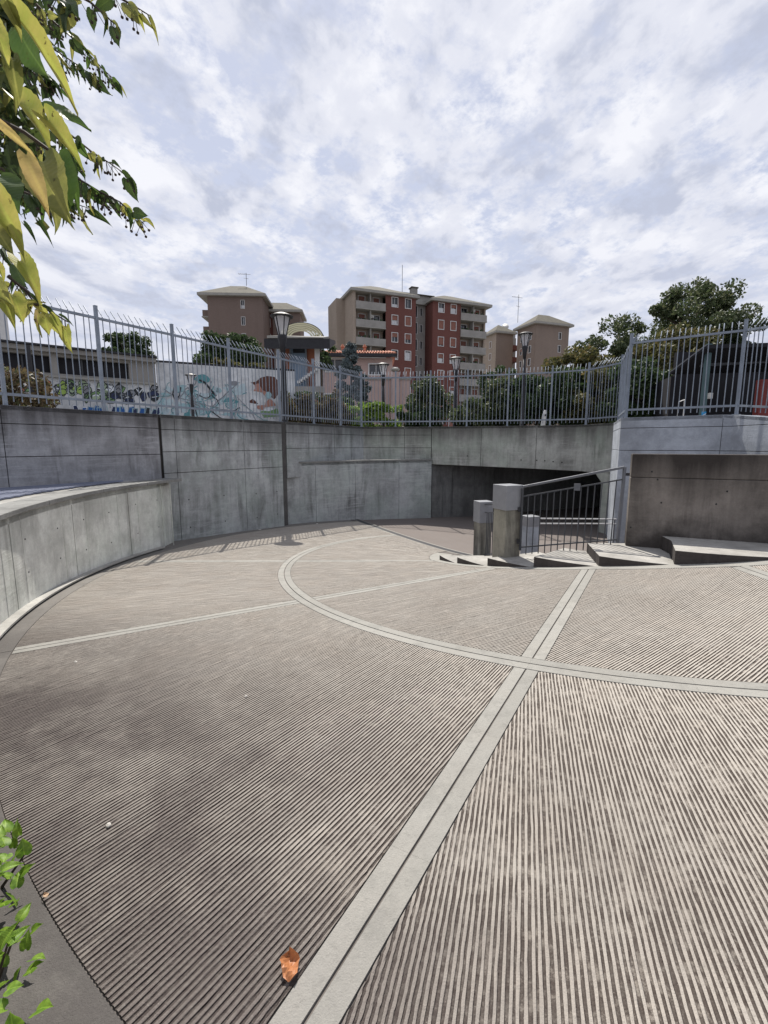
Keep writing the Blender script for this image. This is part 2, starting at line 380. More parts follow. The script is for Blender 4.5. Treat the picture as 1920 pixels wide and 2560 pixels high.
def combed_panel(ta, tb, ra, rb, direction, seed):
    """grooves run straight along `direction` (deg); each line is clipped to the sector"""
    per = .021; rs = np.random.default_rng(seed)
    e = np.array([math.cos(R(direction)), math.sin(R(direction))]); n = np.array([-e[1], e[0]])
    vs = np.arange(-9.5, 9.5, .02)
    def half(th): return HB if th in (238.7, 269.5) else .085
    def inside(x, y):
        r = np.hypot(x-CX, y-CY); t = ang(x, y)
        ok = (r < rb) & (t > 100) & (t < 331)
        ok &= r > (ra if not callable(ra) else np.interp(t, ED_T, ED_R)+.165)
        if ta is None: ok &= t > th_start(r)+7.0/np.maximum(r, .5)
        else:
            a = np.array([math.cos(R(ta)), math.sin(R(ta))]); s = a[0]*(y-CY)-a[1]*(x-CX); ok &= (s > half(ta)+.006) & (np.abs(t-ta) < 90)
        b = np.array([math.cos(R(tb)), math.sin(R(tb))]); s = b[0]*(y-CY)-b[1]*(x-CX); ok &= (s < -(half(tb)+.006)) & (np.abs(t-tb) < 90)
        return ok
    prof = [(0.0, -.0006), (.0048, 0.), (.0098, -.0006), (.0122, -.0055), (.0188, -.0055)]
    NS = 100 if tb in (238.7, 269.5) and ra == RARC+.098 else 44; rows = []; kinds = []
    us = np.arange(-9.3, 9.3, per)
    for u0 in us:
        wob = rs.uniform(-.0018, .0018)
        for kk, (du, dz) in enumerate(prof):
            u = u0+du+wob
            x = CX+n[0]*u+e[0]*vs; y = CY+n[1]*u+e[1]*vs; m = inside(x, y)
            if not m.any(): rows.append(None); kinds.append(kk); continue
            d = np.diff(np.concatenate([[0], m.astype(int), [0]])); st = np.where(d == 1)[0]; en = np.where(d == -1)[0]-1
            i = np.argmax(en-st); a, b = vs[st[i]], vs[en[i]]
            def edge(lo, hi):
                for _ in range(9):
                    md = (lo+hi)/2
                    if inside(np.array([CX+n[0]*u+e[0]*md]), np.array([CY+n[1]*u+e[1]*md]))[0]: lo = md
                    else: hi = md
                return lo
            a = edge(a, a-.02); b = edge(b, b+.02)
            if b-a < .01: rows.append(None); kinds.append(kk); continue
            t = np.linspace(a, b, NS); nc = NS//2; ctl = np.linspace(0, NS-1, nc); wv = np.interp(np.arange(NS), ctl, rs.normal(0, 1, nc)); uj = u+wv*.0009
            X = CX+n[0]*uj+e[0]*t; Y = CY+n[1]*uj+e[1]*t
            Z = zg(X, Y)+dz+(wv*.0004 if kk < 3 else np.abs(wv)*.0009)
            rows.append((a, b, np.stack([X, Y, Z], 1))); kinds.append(kk)
    V = []; Q = []; MI = []; idx = [None]*len(rows); c = 0
    for i, r in enumerate(rows):
        if r is not None: idx[i] = c; V.append(r[2]); c += NS
    j = np.arange(NS-1)
    for i in range(len(rows)-1):
        if rows[i] is None or rows[i+1] is None: continue
        if abs(rows[i][0]-rows[i+1][0]) > .8 or abs(rows[i][1]-rows[i+1][1]) > .8: continue
        p, q = idx[i], idx[i+1]
        Q.append(np.stack([p+j, p+j+1, q+j+1, q+j], 1)); MI.append(np.full(NS-1, 0 if kinds[i] in (0, 1) else 1))
    V = np.concatenate(V); Q = np.concatenate(Q)[:, ::-1]; MI = np.concatenate(MI)
    o = link('grooved_panel', npmesh('grooved_panel', V, Q, [M['ridge'], M['furrow']], MI), ramp)
    o['kind'] = 'stuff'
IN = r_edge   # the inner ring starts at the stepped edge
for i, (ta, tb, rin, rout, dr) in enumerate([
        (None, 180.5, RARC+.098, ROUT, 168), (180.5, 209.5, RARC+.098, ROUT, 196), (209.5, 238.7, RARC+.098, ROUT, 234),
        (238.7, 269.5, RARC+.098, ROUT, 253), (269.5, 299.5, RARC+.098, ROUT, 284),
        (None, 180.5, IN, RARC-.098, 176), (180.5, 209.5, IN, RARC-.098, 190), (209.5, 238.7, IN, RARC-.098, 208),
        (238.7, 269.5, IN, RARC-.098, 214), (269.5, 299.5, IN, RARC-.098, 244)]):
    combed_panel(ta, tb, rin, rout, dr, 50+i)
# drain channel where the ramp meets the garage floor
dp = [pol(r, float(np.interp(r, DR_R, DR_T))) for r in np.linspace(2.6, 8.85, 14)]
def along(pts, off, dz):
    out = []
    for i, p in enumerate(pts):
        a = pts[max(i-1, 0)]; b = pts[min(i+1, len(pts)-1)]; d = Vector((b[0]-a[0], b[1]-a[1])).normalized()
        out.append((p[0]-d.y*off, p[1]+d.x*off, float(zg(p[0], p[1]))+dz))
    return out
for off, w, mt, nm, dz in ((0, .15, M['black'], 'drain_grate', .003), (-.095, .035, M['band'], 'drain_kerb', .006), (.095, .035, M['band'], 'drain_kerb', .006)):
    A = along(dp, off-w/2, dz); B = along(dp, off+w/2, dz); mb = MB()
    for i in range(len(dp)-1): mb.quad(A[i], A[i+1], B[i+1], B[i])
    mb.build(nm, mt, ramp)

# garage floor beyond the drain
v = []; q = []; nx, ny = 60, 60
def zf(x, y):
    t = float(ang(x, y)); t = 95 if t < 95 or t > 300 else min(t, 147)
    r = math.hypot(x-CX, y-CY); w = min(1, max(0, (r-.6)/1.6)); return (K*(t-243))*w+(-1.0)*(1-w)
for i in range(nx+1):
    for j in range(ny+1):
        x = -1.6+i*(14/nx); y = 6.9+j*(14/ny); v.append((x, y, zf(x, y)-.022))
for i in range(nx):
    for j in range(ny):
        cxp, cyp = -1.6+(i+.5)*14/nx, 6.9+(j+.5)*14/ny
        r = math.hypot(cxp-CX, cyp-CY); t = float(ang(cxp, cyp))
        if 150 < t < 345 and r > 2.0: continue
        if t > 118 and t <= 150 and t > float(th_start(r))+6/max(r, 1)+3: continue
        a = i*(ny+1)+j; q.append((a, a+ny+1, a+ny+2, a+1))
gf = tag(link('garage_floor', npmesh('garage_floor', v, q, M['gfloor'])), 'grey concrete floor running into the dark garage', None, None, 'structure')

# ------------------------------------------------------------------ walls
def arc_pts(r, t0, t1, n): return [pol(r, t0+(t1-t0)*i/n) for i in range(n+1)]
def resample(pts, step=.3):
    out = [Vector(pts[0])]
    for a, b in zip(pts, pts[1:]):
        a, b = Vector(a), Vector(b); n = max(1, int((b-a).length/step))
        for i in range(1, n+1): out.append(a.lerp(b, i/n))
    return out
def cut(pts, s0, s1):
    """part of a plan polyline between two arc lengths"""
    out = []; s = 0; pts = [Vector(p) for p in pts]
    for a, b in zip(pts, pts[1:]):
        l = (b-a).length
        if s+l > s0 and s < s1:
            p = a.lerp(b, max(0, (s0-s)/l)); q2 = a.lerp(b, min(1, (s1-s)/l))
            if not out: out.append(p)
            out.append(q2)
        s += l
    return out
def plen(pts): return sum((Vector(b)-Vector(a)).length for a, b in zip(pts, pts[1:]))
def slab_wall(name, pts, z0, z1, th, mat, parent, side=1, bevel=0):
    """pts: front face in plan. th goes to the left of travel when side=1"""
    pts = [Vector(p).to_2d() if len(p) > 2 else Vector(p) for p in pts]; back = []
    for i, p in enumerate(pts):
        a = pts[max(i-1, 0)]; b = pts[min(i+1, len(pts)-1)]; d = (b-a).normalized(); back.append(p+Vector((-d.y, d.x))*th*side)
    mb = MB(); n = len(pts); Z0 = [z0(p.x, p.y) if callable(z0) else z0 for p in pts]; Z1 = [z1(p.x, p.y) if callable(z1) else z1 for p in pts]
    for i in range(n-1):
        f0, f1, b0, b1 = pts[i], pts[i+1], back[i], back[i+1]; a, b, c, d = Z0[i], Z0[i+1], Z1[i], Z1[i+1]
        F = lambda p, z: (p.x, p.y, z)
        qs = [[F(f0, a), F(f1, b), F(f1, d), F(f0, c)], [F(b1, b), F(b0, a), F(b0, c), F(b1, d)], [F(f0, c), F(f1, d), F(b1, d), F(b0, c)], [F(f0, a), F(b0, a), F(b1, b), F(f1, b)]]
        if i == 0: qs.append([F(b0, a), F(f0, a), F(f0, c), F(b0, c)])
        if i == n-2: qs.append([F(f1, b), F(b1, b), F(b1, d), F(f1, d)])
        for x in qs: mb.quad(*(x if side == 1 else x[::-1]))
    me = mesh(name, mb.v, mb.f, mat); bm = bmesh.new(); bm.from_mesh(me); bmesh.ops.remove_doubles(bm, verts=bm.verts, dist=.0005); bm.to_mesh(me); bm.free()
    o = link(name, me, parent)
    if parent: o.location = -wloc(parent)
    if bevel:
        bv = o.modifiers.new('bevel', 'BEVEL'); bv.width = bevel; bv.segments = 2; bv.limit_method = 'ANGLE'; bv.angle_limit = R(50)
    return o
def panel_wall(name, label, pts, joints, rows, th, mat, side=1, gap=.012, zbot=None):
    """a wall split by vertical joints (arc lengths) and horizontal joints (z); joints are recessed"""
    p0 = Vector(pts[0]); t = thing(name, (p0.x, p0.y, 0), label, 'wall')
    z_lo = rows[0]; L = plen(pts); pts = resample(pts, .25)
    core = [p+Vector((-(pts[min(i+1, len(pts)-1)]-pts[max(i-1, 0)]).normalized().y, (pts[min(i+1, len(pts)-1)]-pts[max(i-1, 0)]).normalized().x))*.025*side for i, p in enumerate(pts)]
    slab_wall('joint_core', core, z_lo if not callable(z_lo) else (lambda x, y: z_lo(x, y)-.02), rows[-1]-.006 if not callable(rows[-1]) else (lambda x, y: rows[-1](x, y)-.006), th-.05, M['joint'], t, side)
    js = [0]+list(joints)+[L]
    for a, b in zip(js, js[1:]):
        seg = cut(pts, a+gap/2, b-gap/2)
        for k, (za, zb) in enumerate(zip(rows, rows[1:])):
            g0 = 0 if k == 0 else .006; g1 = 0 if k == len(rows)-2 else .006
            lo = za if callable(za) else za+g0; hi = zb if callable(zb) else zb-g1
            slab_wall('panel', seg, lo, hi, .06, mat, t, side, .004)
    slab_wall('wall_top', pts, (lambda x, y: rows[-1](x, y)-.08) if callable(rows[-1]) else rows[-1]-.08, rows[-1], th, mat, t, side, .006)
    return t
zlow = lambda x, y: float(zg(x, y))-.12
# posts of the fence in plan
LF = [(-7.2, 6.5), (-6.32, 7.86), (-5.48, 9.2), (-4.65, 10.55), (-3.87, 11.9), (-2.95, 13.3), (-2.19, 14.65), (-1.47, 15.9), (-.82, 17.1)]
BF = [(-.82, 17.1), (.42, 17.05), (1.66, 16.9), (2.94, 16.65), (4.29, 16.3), (5.62, 15.85), (6.6, 15.3), (7.0, 14.0)]
RF = [(7.0, 14.0), (5.88, 11.4), (7.62, 10.15), (7.70, 8.2), (7.8, 6.2)]
def shift(pts, d):
    out = []
    for i, p in enumerate(pts):
        a = Vector(pts[max(i-1, 0)]); b = Vector(pts[min(i+1, len(pts)-1)]); t = (b-a).normalized(); out.append(Vector(p)+Vector((-t.y, t.x))*d)
    return out
LW = shift(LF, -.12); BW = shift(BF, -.12); RW = shift(RF, -.12)
LW = [LW[0]+(LW[0]-LW[1])*4]+LW
def s_at(pts, p):
    best = None; s = 0
    for a, b in zip(pts, pts[1:]):
        a, b = Vector(a), Vector(b); l = (b-a).length; t = max(0, min(1, (Vector(p)-a).dot(b-a)/l/l)); d = (a.lerp(b, t)-Vector(p)).length
        if best is None or d < best[0]: best = (d, s+t*l)
        s += l
    return best[1]
s1 = s_at(LW, (-4.9, 10.1)); s2 = s_at(LW, (-2.93, 13.3)); LL = plen(LW)
# stretch left of the first joint: stands on the ledge
panel_wall('retaining_wall', 'dark board-marked concrete wall behind the ledge on the far left', cut(LW, 0, s1-.03), [s_at(LW, (-10.5, 1.9)), s_at(LW, (-8.4, 5.1)), s_at(LW, (-6.6, 7.9))], [.4, 1.35, 1.9, WZ], .3, M['wall_up'])
tall = panel_wall('retaining_wall', 'tall grey concrete wall between the two dark vertical joints', cut(LW, s1+.03, s2-.09), [.32, 2.3], [zlow, .93, 1.4, 1.88, WZ], .3, M['wall_main'])
panel_wall('retaining_wall', 'upper concrete wall right of the lamp post, over the ledge corner', cut(LW, s2+.10, LL-.001), [1.0, 2.35], [.6, 1.45, 1.9, WZ], .3, M['wall_main'])
M['pilaster'] = concrete('dark_pilaster', (.10, .097, .095), (.04, .038, .037), WZ, .5, .1, 0, .5)
jp = thing('joint_pilaster', (-2.93, 13.3, -.8), 'dark recessed joint strip in the wall below the nearest lamp', 'wall joint')
slab_wall('strip', shift(cut(LW, s2-.09, s2+.10), .03), zlow, WZ-.01, .2, M['pilaster'], jp)
slab_wall('strip', shift(cut(LW, s1-.03, s1+.03), .05), .5, WZ-.01, .2, M['joint'], jp)
# low curved wall at left, radius 8.66
lowp = [pol(RWALL+.0+(.25 if t < 172 else 0)*(172-t)/5, t) for t in np.arange(236, 166.5, -1.0)]
jl = [s_at(lowp, pol(RWALL, t)) for t in (223, 212, 200.5, 189, 178)]
lw = panel_wall('low_wall', 'pale low curved concrete wall with coping along the outer side of the ramp', lowp, jl, [zlow, .765], .22, M['wall_low'], 1, .022)
for t1, t2 in zip((236, 219, 206, 193.5, 183, 174), (219, 206, 193.5, 183, 174, 166.6)):
    cp = [pol(RWALL-.035, t) for t in np.linspace(t1-.06, t2+.06, 12)]
    slab_wall('coping', cp, .772, .832, .42, M['coping'], lw, 1, .006)
# thin formwork ridges on the low wall panels
for t in (218.2, 209.5, 205.2, 202.4, 198.5, 191, 186.6, 180.2, 176.1, 171, 169):
    cp = [pol(RWALL-.004, t+.03), pol(RWALL-.004, t-.03)]
    slab_wall('form_ridge', cp, lambda x, y: float(zg(x, y))+.0, .74, .02, M['wall_low'], lw)
kb = strip_arc(lambda t: RWALL-.11, lambda t: RWALL+.05, 172, 222, .045, M['ledge'], 'kerb'); kb.name = 'kerb'
# ledge top
led = MB()
A = [pol(RWALL+.1, t) for t in np.linspace(235, 167, 36)]
for a, b in zip(A, A[1:]):
    def outw(p):
        # to the wall line
        d = (Vector(p)-Vector((CX, CY))).normalized(); best = Vector(p)
        for k in range(0, 120):
            q_ = Vector(p)+d*k*.1; best = q_
            # left of LW line?
            w0, w1 = Vector(LW[0]), Vector(LW[4]); t = (w1-w0).normalized()
            if (q_-w0).dot(Vector((-t.y, t.x))) > .1: break
        return best
    oa, ob = outw(a), outw(b)
    led.quad((a[0], a[1], .815), (b[0], b[1], .815), (ob.x, ob.y, .815), (oa.x, oa.y, .815))
tag(led.build('ledge', M['ledge']), 'flat concrete ledge behind the low curved wall', None, None, 'structure')
# right lower wall, curving under the upper corner
rp = [(-2.97, 13.36), (-2.1, 14.3), (-.9, 15.25), (.4, 16.0), (1.72, 16.62)]
lr = panel_wall('curved_wall', 'stained curved concrete wall left of the garage mouth', rp, [1.25, 2.75, 4.45], [lambda x, y: float(zg(x, y))-.15, 1.0], .25, M['wall_main'])
slab_wall('coping', shift(resample(rp, .3), -.03), 1.002, 1.05, .3, M['coping'], lr, 1, .005)
mb = MB(); P5 = resample(rp, .3); mb.quad(*([(p.x, p.y, 1.03) for p in P5]+[(1.7, 17.0, 1.03), (-.75, 17.2, 1.03), (-2.9, 13.5, 1.03)]))
tag(mb.build('ledge', M['ledge']), 'small triangular concrete ledge in the wall corner', None, None, 'structure')
# back wall and beam over the garage mouth
sb = s_at(BW, (1.7, 16.75)); se = s_at(BW, (6.85, 14.35)); LB = plen(BW)
panel_wall('retaining_wall', 'upper back wall between the fence corner and the garage mouth', cut(BW, 0.02, sb), [1.55], [.95, 1.45, 1.9, WZ], .3, M['beam'])
bm_ = panel_wall('beam_wall', 'deep concrete beam over the dark garage mouth', cut(BW, sb+.01, LB), [1.75, 3.6], [lambda x, y: .86-.035*(x-1.7), WZ], .35, M['beam'])
slab_wall('jamb', cut(BW, se, LB), -1.3, .72, .35, M['beam'], bm_)
j0 = cut(BW, se-.35, se)
slab_wall('haunch', j0, lambda x, y: .72-.32*max(0, min(1, 1-(Vector((x, y))-Vector(j0[-1])).length/.35)), .74, .34, M['beam'], bm_)
for px, py in ((1330, 1150), (1372, 1151), (1393, 1152), (1415, 1154), (1438, 1156), (1180, 1140)):
    s = (px-1075)/(1530-1075)*5.6; pp = cut(BW, sb, sb+max(.2, s))[-1]; z = at(px, py, pp.y-.0).z
    MB().tube([(pp.x, pp.y+.01, z), (pp.x-.003, pp.y-.006, z)], .022, 8).build('tie_hole', M['tie'], bm_)
# inside of the garage
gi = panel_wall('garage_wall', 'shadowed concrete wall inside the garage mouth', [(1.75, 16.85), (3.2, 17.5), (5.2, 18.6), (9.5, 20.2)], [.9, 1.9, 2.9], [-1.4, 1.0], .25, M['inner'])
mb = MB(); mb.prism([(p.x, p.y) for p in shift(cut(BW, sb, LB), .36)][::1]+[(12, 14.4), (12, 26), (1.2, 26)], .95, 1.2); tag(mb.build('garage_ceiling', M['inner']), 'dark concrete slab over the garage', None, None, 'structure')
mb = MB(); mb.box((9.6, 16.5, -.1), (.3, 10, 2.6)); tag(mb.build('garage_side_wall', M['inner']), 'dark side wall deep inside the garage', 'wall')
# painted wall at right
ztr = lambda x, y: WZ if y > 10.1 else WZ-(10.15-y)*.12
pw = panel_wall('painted_wall', 'pale grey painted wall under the fence on the right', shift(RF, -.12)[:2]+shift(RF, -.12)[2:], [4.9, 7.1], [-1.4, 1.42, 1.95, ztr], .3, M['paint'], 1, .008)

# ------------------------------------------------------------------ upper ground and street
def star_sheet(name, pts, z, far, mat, label):
    v = []; f = []
    for i, p in enumerate(pts):
        d = (Vector(p)-Vector((CX, CY))).normalized(); zz = z(p) if callable(z) else z
        v += [(p[0], p[1], zz), (p[0]+d.x*6, p[1]+d.y*6, zz), (CX+d.x*far, CY+d.y*far, zz)]
    for i in range(len(pts)-1):
        a = i*3; f += [(a, a+3, a+4, a+1), (a+1, a+4, a+5, a+2)]
    f = [t[::-1] for t in f]
    return tag(link(name, mesh(name, v, f, mat)), label, None, None, 'structure')
M['soil'] = plain('plaza_ground', (.20, .19, .175), .95, .3, .8, bump=.3)
M['asph'] = plain('street_asphalt', (.07, .07, .072), .95, .25, 1.5, bump=.3)
back = shift(LF, .1)+shift(BF, .1)[1:]+shift(RF, .1)[1:3]
star_sheet('plaza', [LW[0]+Vector((-.2, 0))]+back, 2.12, 900, M['soil'], 'upper plaza ground behind the fence')
near = [(8.2, 10.0)]+[(8.3, 6.0)]+[pol(8.98, t) for t in np.arange(330, 226, -4)]+[(-5.5, -1), (-10.6, .9)]
star_sheet('street', near, lambda p: -.03 if p[1] > -2 else -.03, 900, M['asph'], 'street ground behind the ramp')

# ------------------------------------------------------------------ stepped landings round the core
steps = [(178, 190), (190, 204), (204, 221), (221, 241), (241, 259)]
tot = thing('stepped_landing', (2.4, 6.8, -.4), 'sunlit fan of low concrete steps climbing beside the ramp', 'steps')
def dark_sides(o):  # upright faces of a step take the darker concrete
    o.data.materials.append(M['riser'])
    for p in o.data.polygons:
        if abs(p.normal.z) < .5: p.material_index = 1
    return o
def tz(b): return K*(b-243)-.005
for k, (a, b) in enumerate(steps):
    ts = np.linspace(a, b, 9); out = [pol(float(r_edge(t)), t) for t in ts]
    inn = [pol(1.62, t) for t in ts[::-1]]
    if k == 4: inn = [(3.9, 6.6), (3.0, 6.66)]; out.append((3.80, 5.98))
    if k == 0: inn = [pol(2.2, t) for t in ts[::-1]]
    z1 = tz(b)
    dark_sides(MB().prism((out+inn), -1.3, z1).build('step', M['tread'], tot, bevel=.006))
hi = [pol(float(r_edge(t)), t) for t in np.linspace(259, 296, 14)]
dark_sides(MB().prism([(3.805, 5.98)]+hi+[(6.2, 5.3), (4.2, 6.6), (3.92, 6.6)], -.6, .298).build('step', M['tread'], tot, bevel=.006))
blk = thing('block_wall', (3.45, 6.45, .1), 'brown-stained concrete block wall at the right edge', 'wall')
slab_wall('wall', resample([(3.46, 6.45), (4.9, 5.80), (6.6, 5.03)], .3), -.6, 1.10, .3, M['block'], blk, 1, .012)
slab_wall('wall', resample([(3.46, 6.45), (4.9, 5.80), (6.6, 5.03)], .3), 1.104, 1.425, .3, M['block'], blk, 1, .012)
for px, py in ((1638, 1180), (1660, 1258), (1652, 1200), (1830, 1230), (1800, 1262), (1582, 1320)):
    p = at(px, py, 6.38-(px-1580)*.0019); MB().tube([(p.x, 6.45-(p.x-3.46)*.451+.01, p.z), (p.x, 6.45-(p.x-3.46)*.451-.004, p.z)], .012, 8).build('tie_hole', M['tie'], blk)

def gate_post(x, y, zb, h, capd, s, rz, label, mat, grp='concrete gate posts'):
    t = thing('gate_post', (x, y, zb), label, 'post', grp)
    MB().box((x, y, zb+(h-capd)/2-.15), (s, s, h-capd+.3), rz).build('shaft', mat, t, bevel=.008)
    MB().box((x, y, zb+h-capd/2), (s*1.1, s*1.1, capd), rz).build('cap', M['cap'], t, bevel=.004)
gate_post(1.93, 7.12, -.19, 1.13, .38, .30, R(24), 'tall concrete post with grey box cap, nearest the ramp', M['post'])
gate_post(1.97, 9.05, -.72, 1.17, .42, .26, R(14), 'darker concrete post half hidden behind the tall one', M['post'])
gate_post(3.24, 10.05, -1.0, 1.0, .22, .27, R(20), 'pale painted post with dark cap behind the gate bars', M['paint'])
gt = thing('gate', (2.1, 7.0, -.1), 'dark sloping bar gate with handrail between post and block wall', 'gate')
A0, A1 = Vector((2.11, 6.98, .92)), Vector((3.39, 6.5, 1.24)); B0, B1 = Vector((2.11, 6.98, -.02)), Vector((3.37, 6.508, .2))
MB().bar(A0, A1, .05, .035).build('handrail', M['gate'], gt, bevel=.006)
MB().bar(A0-Vector((0, 0, .15)), A1-Vector((0, 0, .17)), .02, .02).build('rail', M['dark'], gt)
MB().bar(B0, B1, .02, .02).build('rail', M['dark'], gt)
MB().bar(A1-Vector((0, 0, .0)), B1-Vector((0, 0, .05)), .035).build('end_post', M['gate'], gt)
MB().bar(A0-Vector((0, 0, .02)), B0-Vector((0, 0, .05)), .03).build('end_post', M['dark'], gt)
for i in range(1, 15):
    f = i/15; MB().bar(A0.lerp(A1, f)-Vector((0, 0, .155)), B0.lerp(B1, f)-Vector((0, 0, .12)), .012).build('bar', M['dark'], gt)
lk = A0.lerp(A1, .56); MB().box(lk-Vector((0, .0, .16)), (.085, .03, .10), R(-20)).build('lock_box', M['gate'], gt)
for z in (.12, .62): MB().box((2.075, 6.99, z-.05), (.04, .03, .07), R(-20)).build('hinge', M['black'], gt)
MB().box((3.43, 6.49, 1.14), (.05, .03, .04)).build('hinge', M['black'], gt)
rl = thing('post_railing', (1.95, 8, -.4), 'short dark railing sloping down between the two concrete posts', 'railing')
a, b = Vector((1.98, 7.28, .62)), Vector((1.99, 8.9, .40))
MB().bar(a, b, .035, .03).build('handrail', M['dark'], rl); MB().bar(a-Vector((0, 0, .14)), b-Vector((0, 0, .16)), .02).build('rail', M['dark'], rl); MB().bar(a-Vector((0, 0, .8)), b-Vector((0, 0, 1.0)), .02).build('rail', M['dark'], rl)
for i in range(1, 13): p = a.lerp(b, i/13); MB().bar(p-Vector((0, 0, .15)), p-Vector((0, 0, .85+.2*i/13)), .012).build('bar', M['dark'], rl)
br = thing('barrier_rail', (4.3, 10.6, -1), 'two pale pipe rails between painted post and painted wall', 'railing')
for z in (-.07, -.185): MB().tube([(3.38, 10.1, z), (5.75, 11.25, z-.2)], .016, 8).build('pipe', M['white'], br)
for f in (.0, .5, .98): MB().tube([(3.38+2.37*f, 10.1+1.15*f, -.06-.2*f), (3.38+2.37*f, 10.1+1.15*f, -1.15)], .016, 8).build('upright', M['gate'], br)

# ------------------------------------------------------------------ fences
_b = MB(); _b.tube([(0, 0, .07), (0, 0, 1.79), (0, .04, 1.835), (0, .15, 1.965)], .0095, 6); bar_me = mesh('bar', _b.v, _b.f, M['steel'])
_b = MB(); _b.box((0, 0, .98), (.055, .055, 1.96)); _b.box((0, 0, .006), (.12, .12, .012)); _b.box((0, 0, 1.964), (.06, .06, .012)); post_me = mesh('post', _b.v, _b.f, M['steel'])
def fence(name, pts, label, zf_, nb):
    t = thing(name, (pts[0][0], pts[0][1], WZ), label, 'fence', 'steel fences on the wall tops')
    for i, p in enumerate(pts):
        a = pts[max(i-1, 0)]; b = pts[min(i+1, len(pts)-1)]
        link('post', post_me, t, (p[0], p[1], zf_(p)-.004), math.atan2(b[1]-a[1], b[0]-a[0]))
    for a, b in zip(pts, pts[1:]):
        a, b = Vector(a), Vector(b); za, zb = zf_(a), zf_(b); d = b-a; rz = math.atan2(d.y, d.x)
        for h, w in ((.19, .045), (1.74, .045)):
            MB().bar((a.x, a.y, za+h), (b.x, b.y, zb+h), .04, w).build('rail', M['steel'], t)
        n = max(4, int(round(d.length/.122)))
        for k in range(1, n):
            p = a.lerp(b, k/n); o = link('bar', bar_me, t, (p.x, p.y, za+(zb-za)*k/n), rz)
            o.rotation_euler = (random.gauss(0, .006), random.gauss(0, .006), rz)
    return t
zfl = lambda p: WZ
fence('fence', LF, 'steel bar fence with bent tips on the left wall, nearest the camera', zfl, 13)
fence('fence', BF, 'steel bar fence with bent tips along the back wall over the garage mouth', zfl, 11)
fence('fence', RF, 'steel bar fence with bent tips on the pale painted wall at right', lambda p: ztr(p[0], p[1]), 13)

# ------------------------------------------------------------------ lamps
def lamp(x, y, zb, H, label, scale=1.0, grp='plaza lanterns'):
    t = thing('street_lamp', (x, y, zb), label, 'lamp', grp); s = scale; zt = zb+H
    MB().lathe((x, y, zb), [(.13*s, 0), (.13*s, .06), (.085*s, .1), (.075*s, H*.5), (.06*s, H-1.05*s)], 12).build('pole', M['black'], t, True)
    MB().lathe((x, y, zt), [(.062*s, -1.06*s), (.085*s, -.8*s), (.125*s, -.62*s), (.125*s, -.56*s)], 12).build('collar', M['black'], t, True)
    gl = MB().lathe((x, y, zt), [(.10*s, -.558*s), (.205*s, -.112*s)], 6).build('lantern_glass', M['lampglass'], t)
    for k in range(6):
        c, sn = math.cos(k*math.pi/3), math.sin(k*math.pi/3)
        MB().bar((x+.107*s*c, y+.107*s*sn, zt-.56*s), (x+.215*s*c, y+.215*s*sn, zt-.10*s), .022*s).build('glazing_bar', M['black'], gl)
    MB().lathe((x, y, zt), [(.29*s, -.11*s), (.30*s, -.085*s), (.16*s, -.02*s), (.04*s, 0)], 18).build('cap', M['black'], t, False)
g = G('lantern_glass'); M['lampglass'] = g.done((.75, .75, .78), .3); g.b.inputs['Alpha'].default_value = .45
lamp(-2.93, 13.85, 2.12, 3.17, 'large black lantern post rising just behind the left fence', 1.1)
lamp(5.12, 17.4, 2.12, 3.47, 'black lantern post at right, before the far brown apartment block', .88)
lamp(3.17, 21, 2.12, 3.27, 'black lantern post before the red brick apartment facade')
lamp(-.04, 22.5, 2.12, 3.27, 'black lantern post before the pink wall end')
lamp(-6.35, 15.6, 2.12, 1.75, 'small thin black lantern before the teal graffiti', .62)
pole = MB(); pole.tube([(-11.0, 14.8, 2.1), (-11.0, 14.8, 4.6)], .06, 8)
po = pole.build('iron_pole', M['black']); tag(po, 'plain dark pole before the strip windows behind the left fence', 'pole')

# ------------------------------------------------------------------ foliage
def leaf_cloud(name, centres, radii, per, size, mat, parent, squash=(1, 1, .8), elong=1.6, shell=.0):
    n = len(centres); C = np.repeat(np.asarray(centres, float), per, 0); Rr = np.repeat(np.asarray(radii, float), per)
    d = rng.normal(size=(n*per, 3)); d /= np.linalg.norm(d, axis=1)[:, None]
    u = rng.random(n*per)**(1/3.) if not shell else (shell+(1-shell)*rng.random(n*per))
    P = C+d*(Rr*u)[:, None]*np.asarray(squash)
    a = rng.normal(size=(n*per, 3)); a[:, 2] -= .35; a /= np.linalg.norm(a, axis=1)[:, None]
    b = np.cross(a, rng.normal(size=(n*per, 3))); b /= np.linalg.norm(b, axis=1)[:, None]+1e-9
    s = size*(.6+.8*rng.random(n*per)); a *= (s*elong/2)[:, None]; b *= (s/2)[:, None]
    nn = np.cross(a, b); nn /= np.linalg.norm(nn, axis=1)[:, None]+1e-9; nn *= (s*.18)[:, None]
    V = np.stack([P-a, P+b*.9+nn-a*.1, P+a, P-b*.9+nn-a*.1], 1).reshape(-1, 3)
    Q = np.arange(len(V)).reshape(-1, 4)
    o = link(name, npmesh(name, V, Q, mat), parent)
    if parent: o.location = -wloc(parent)
    return o
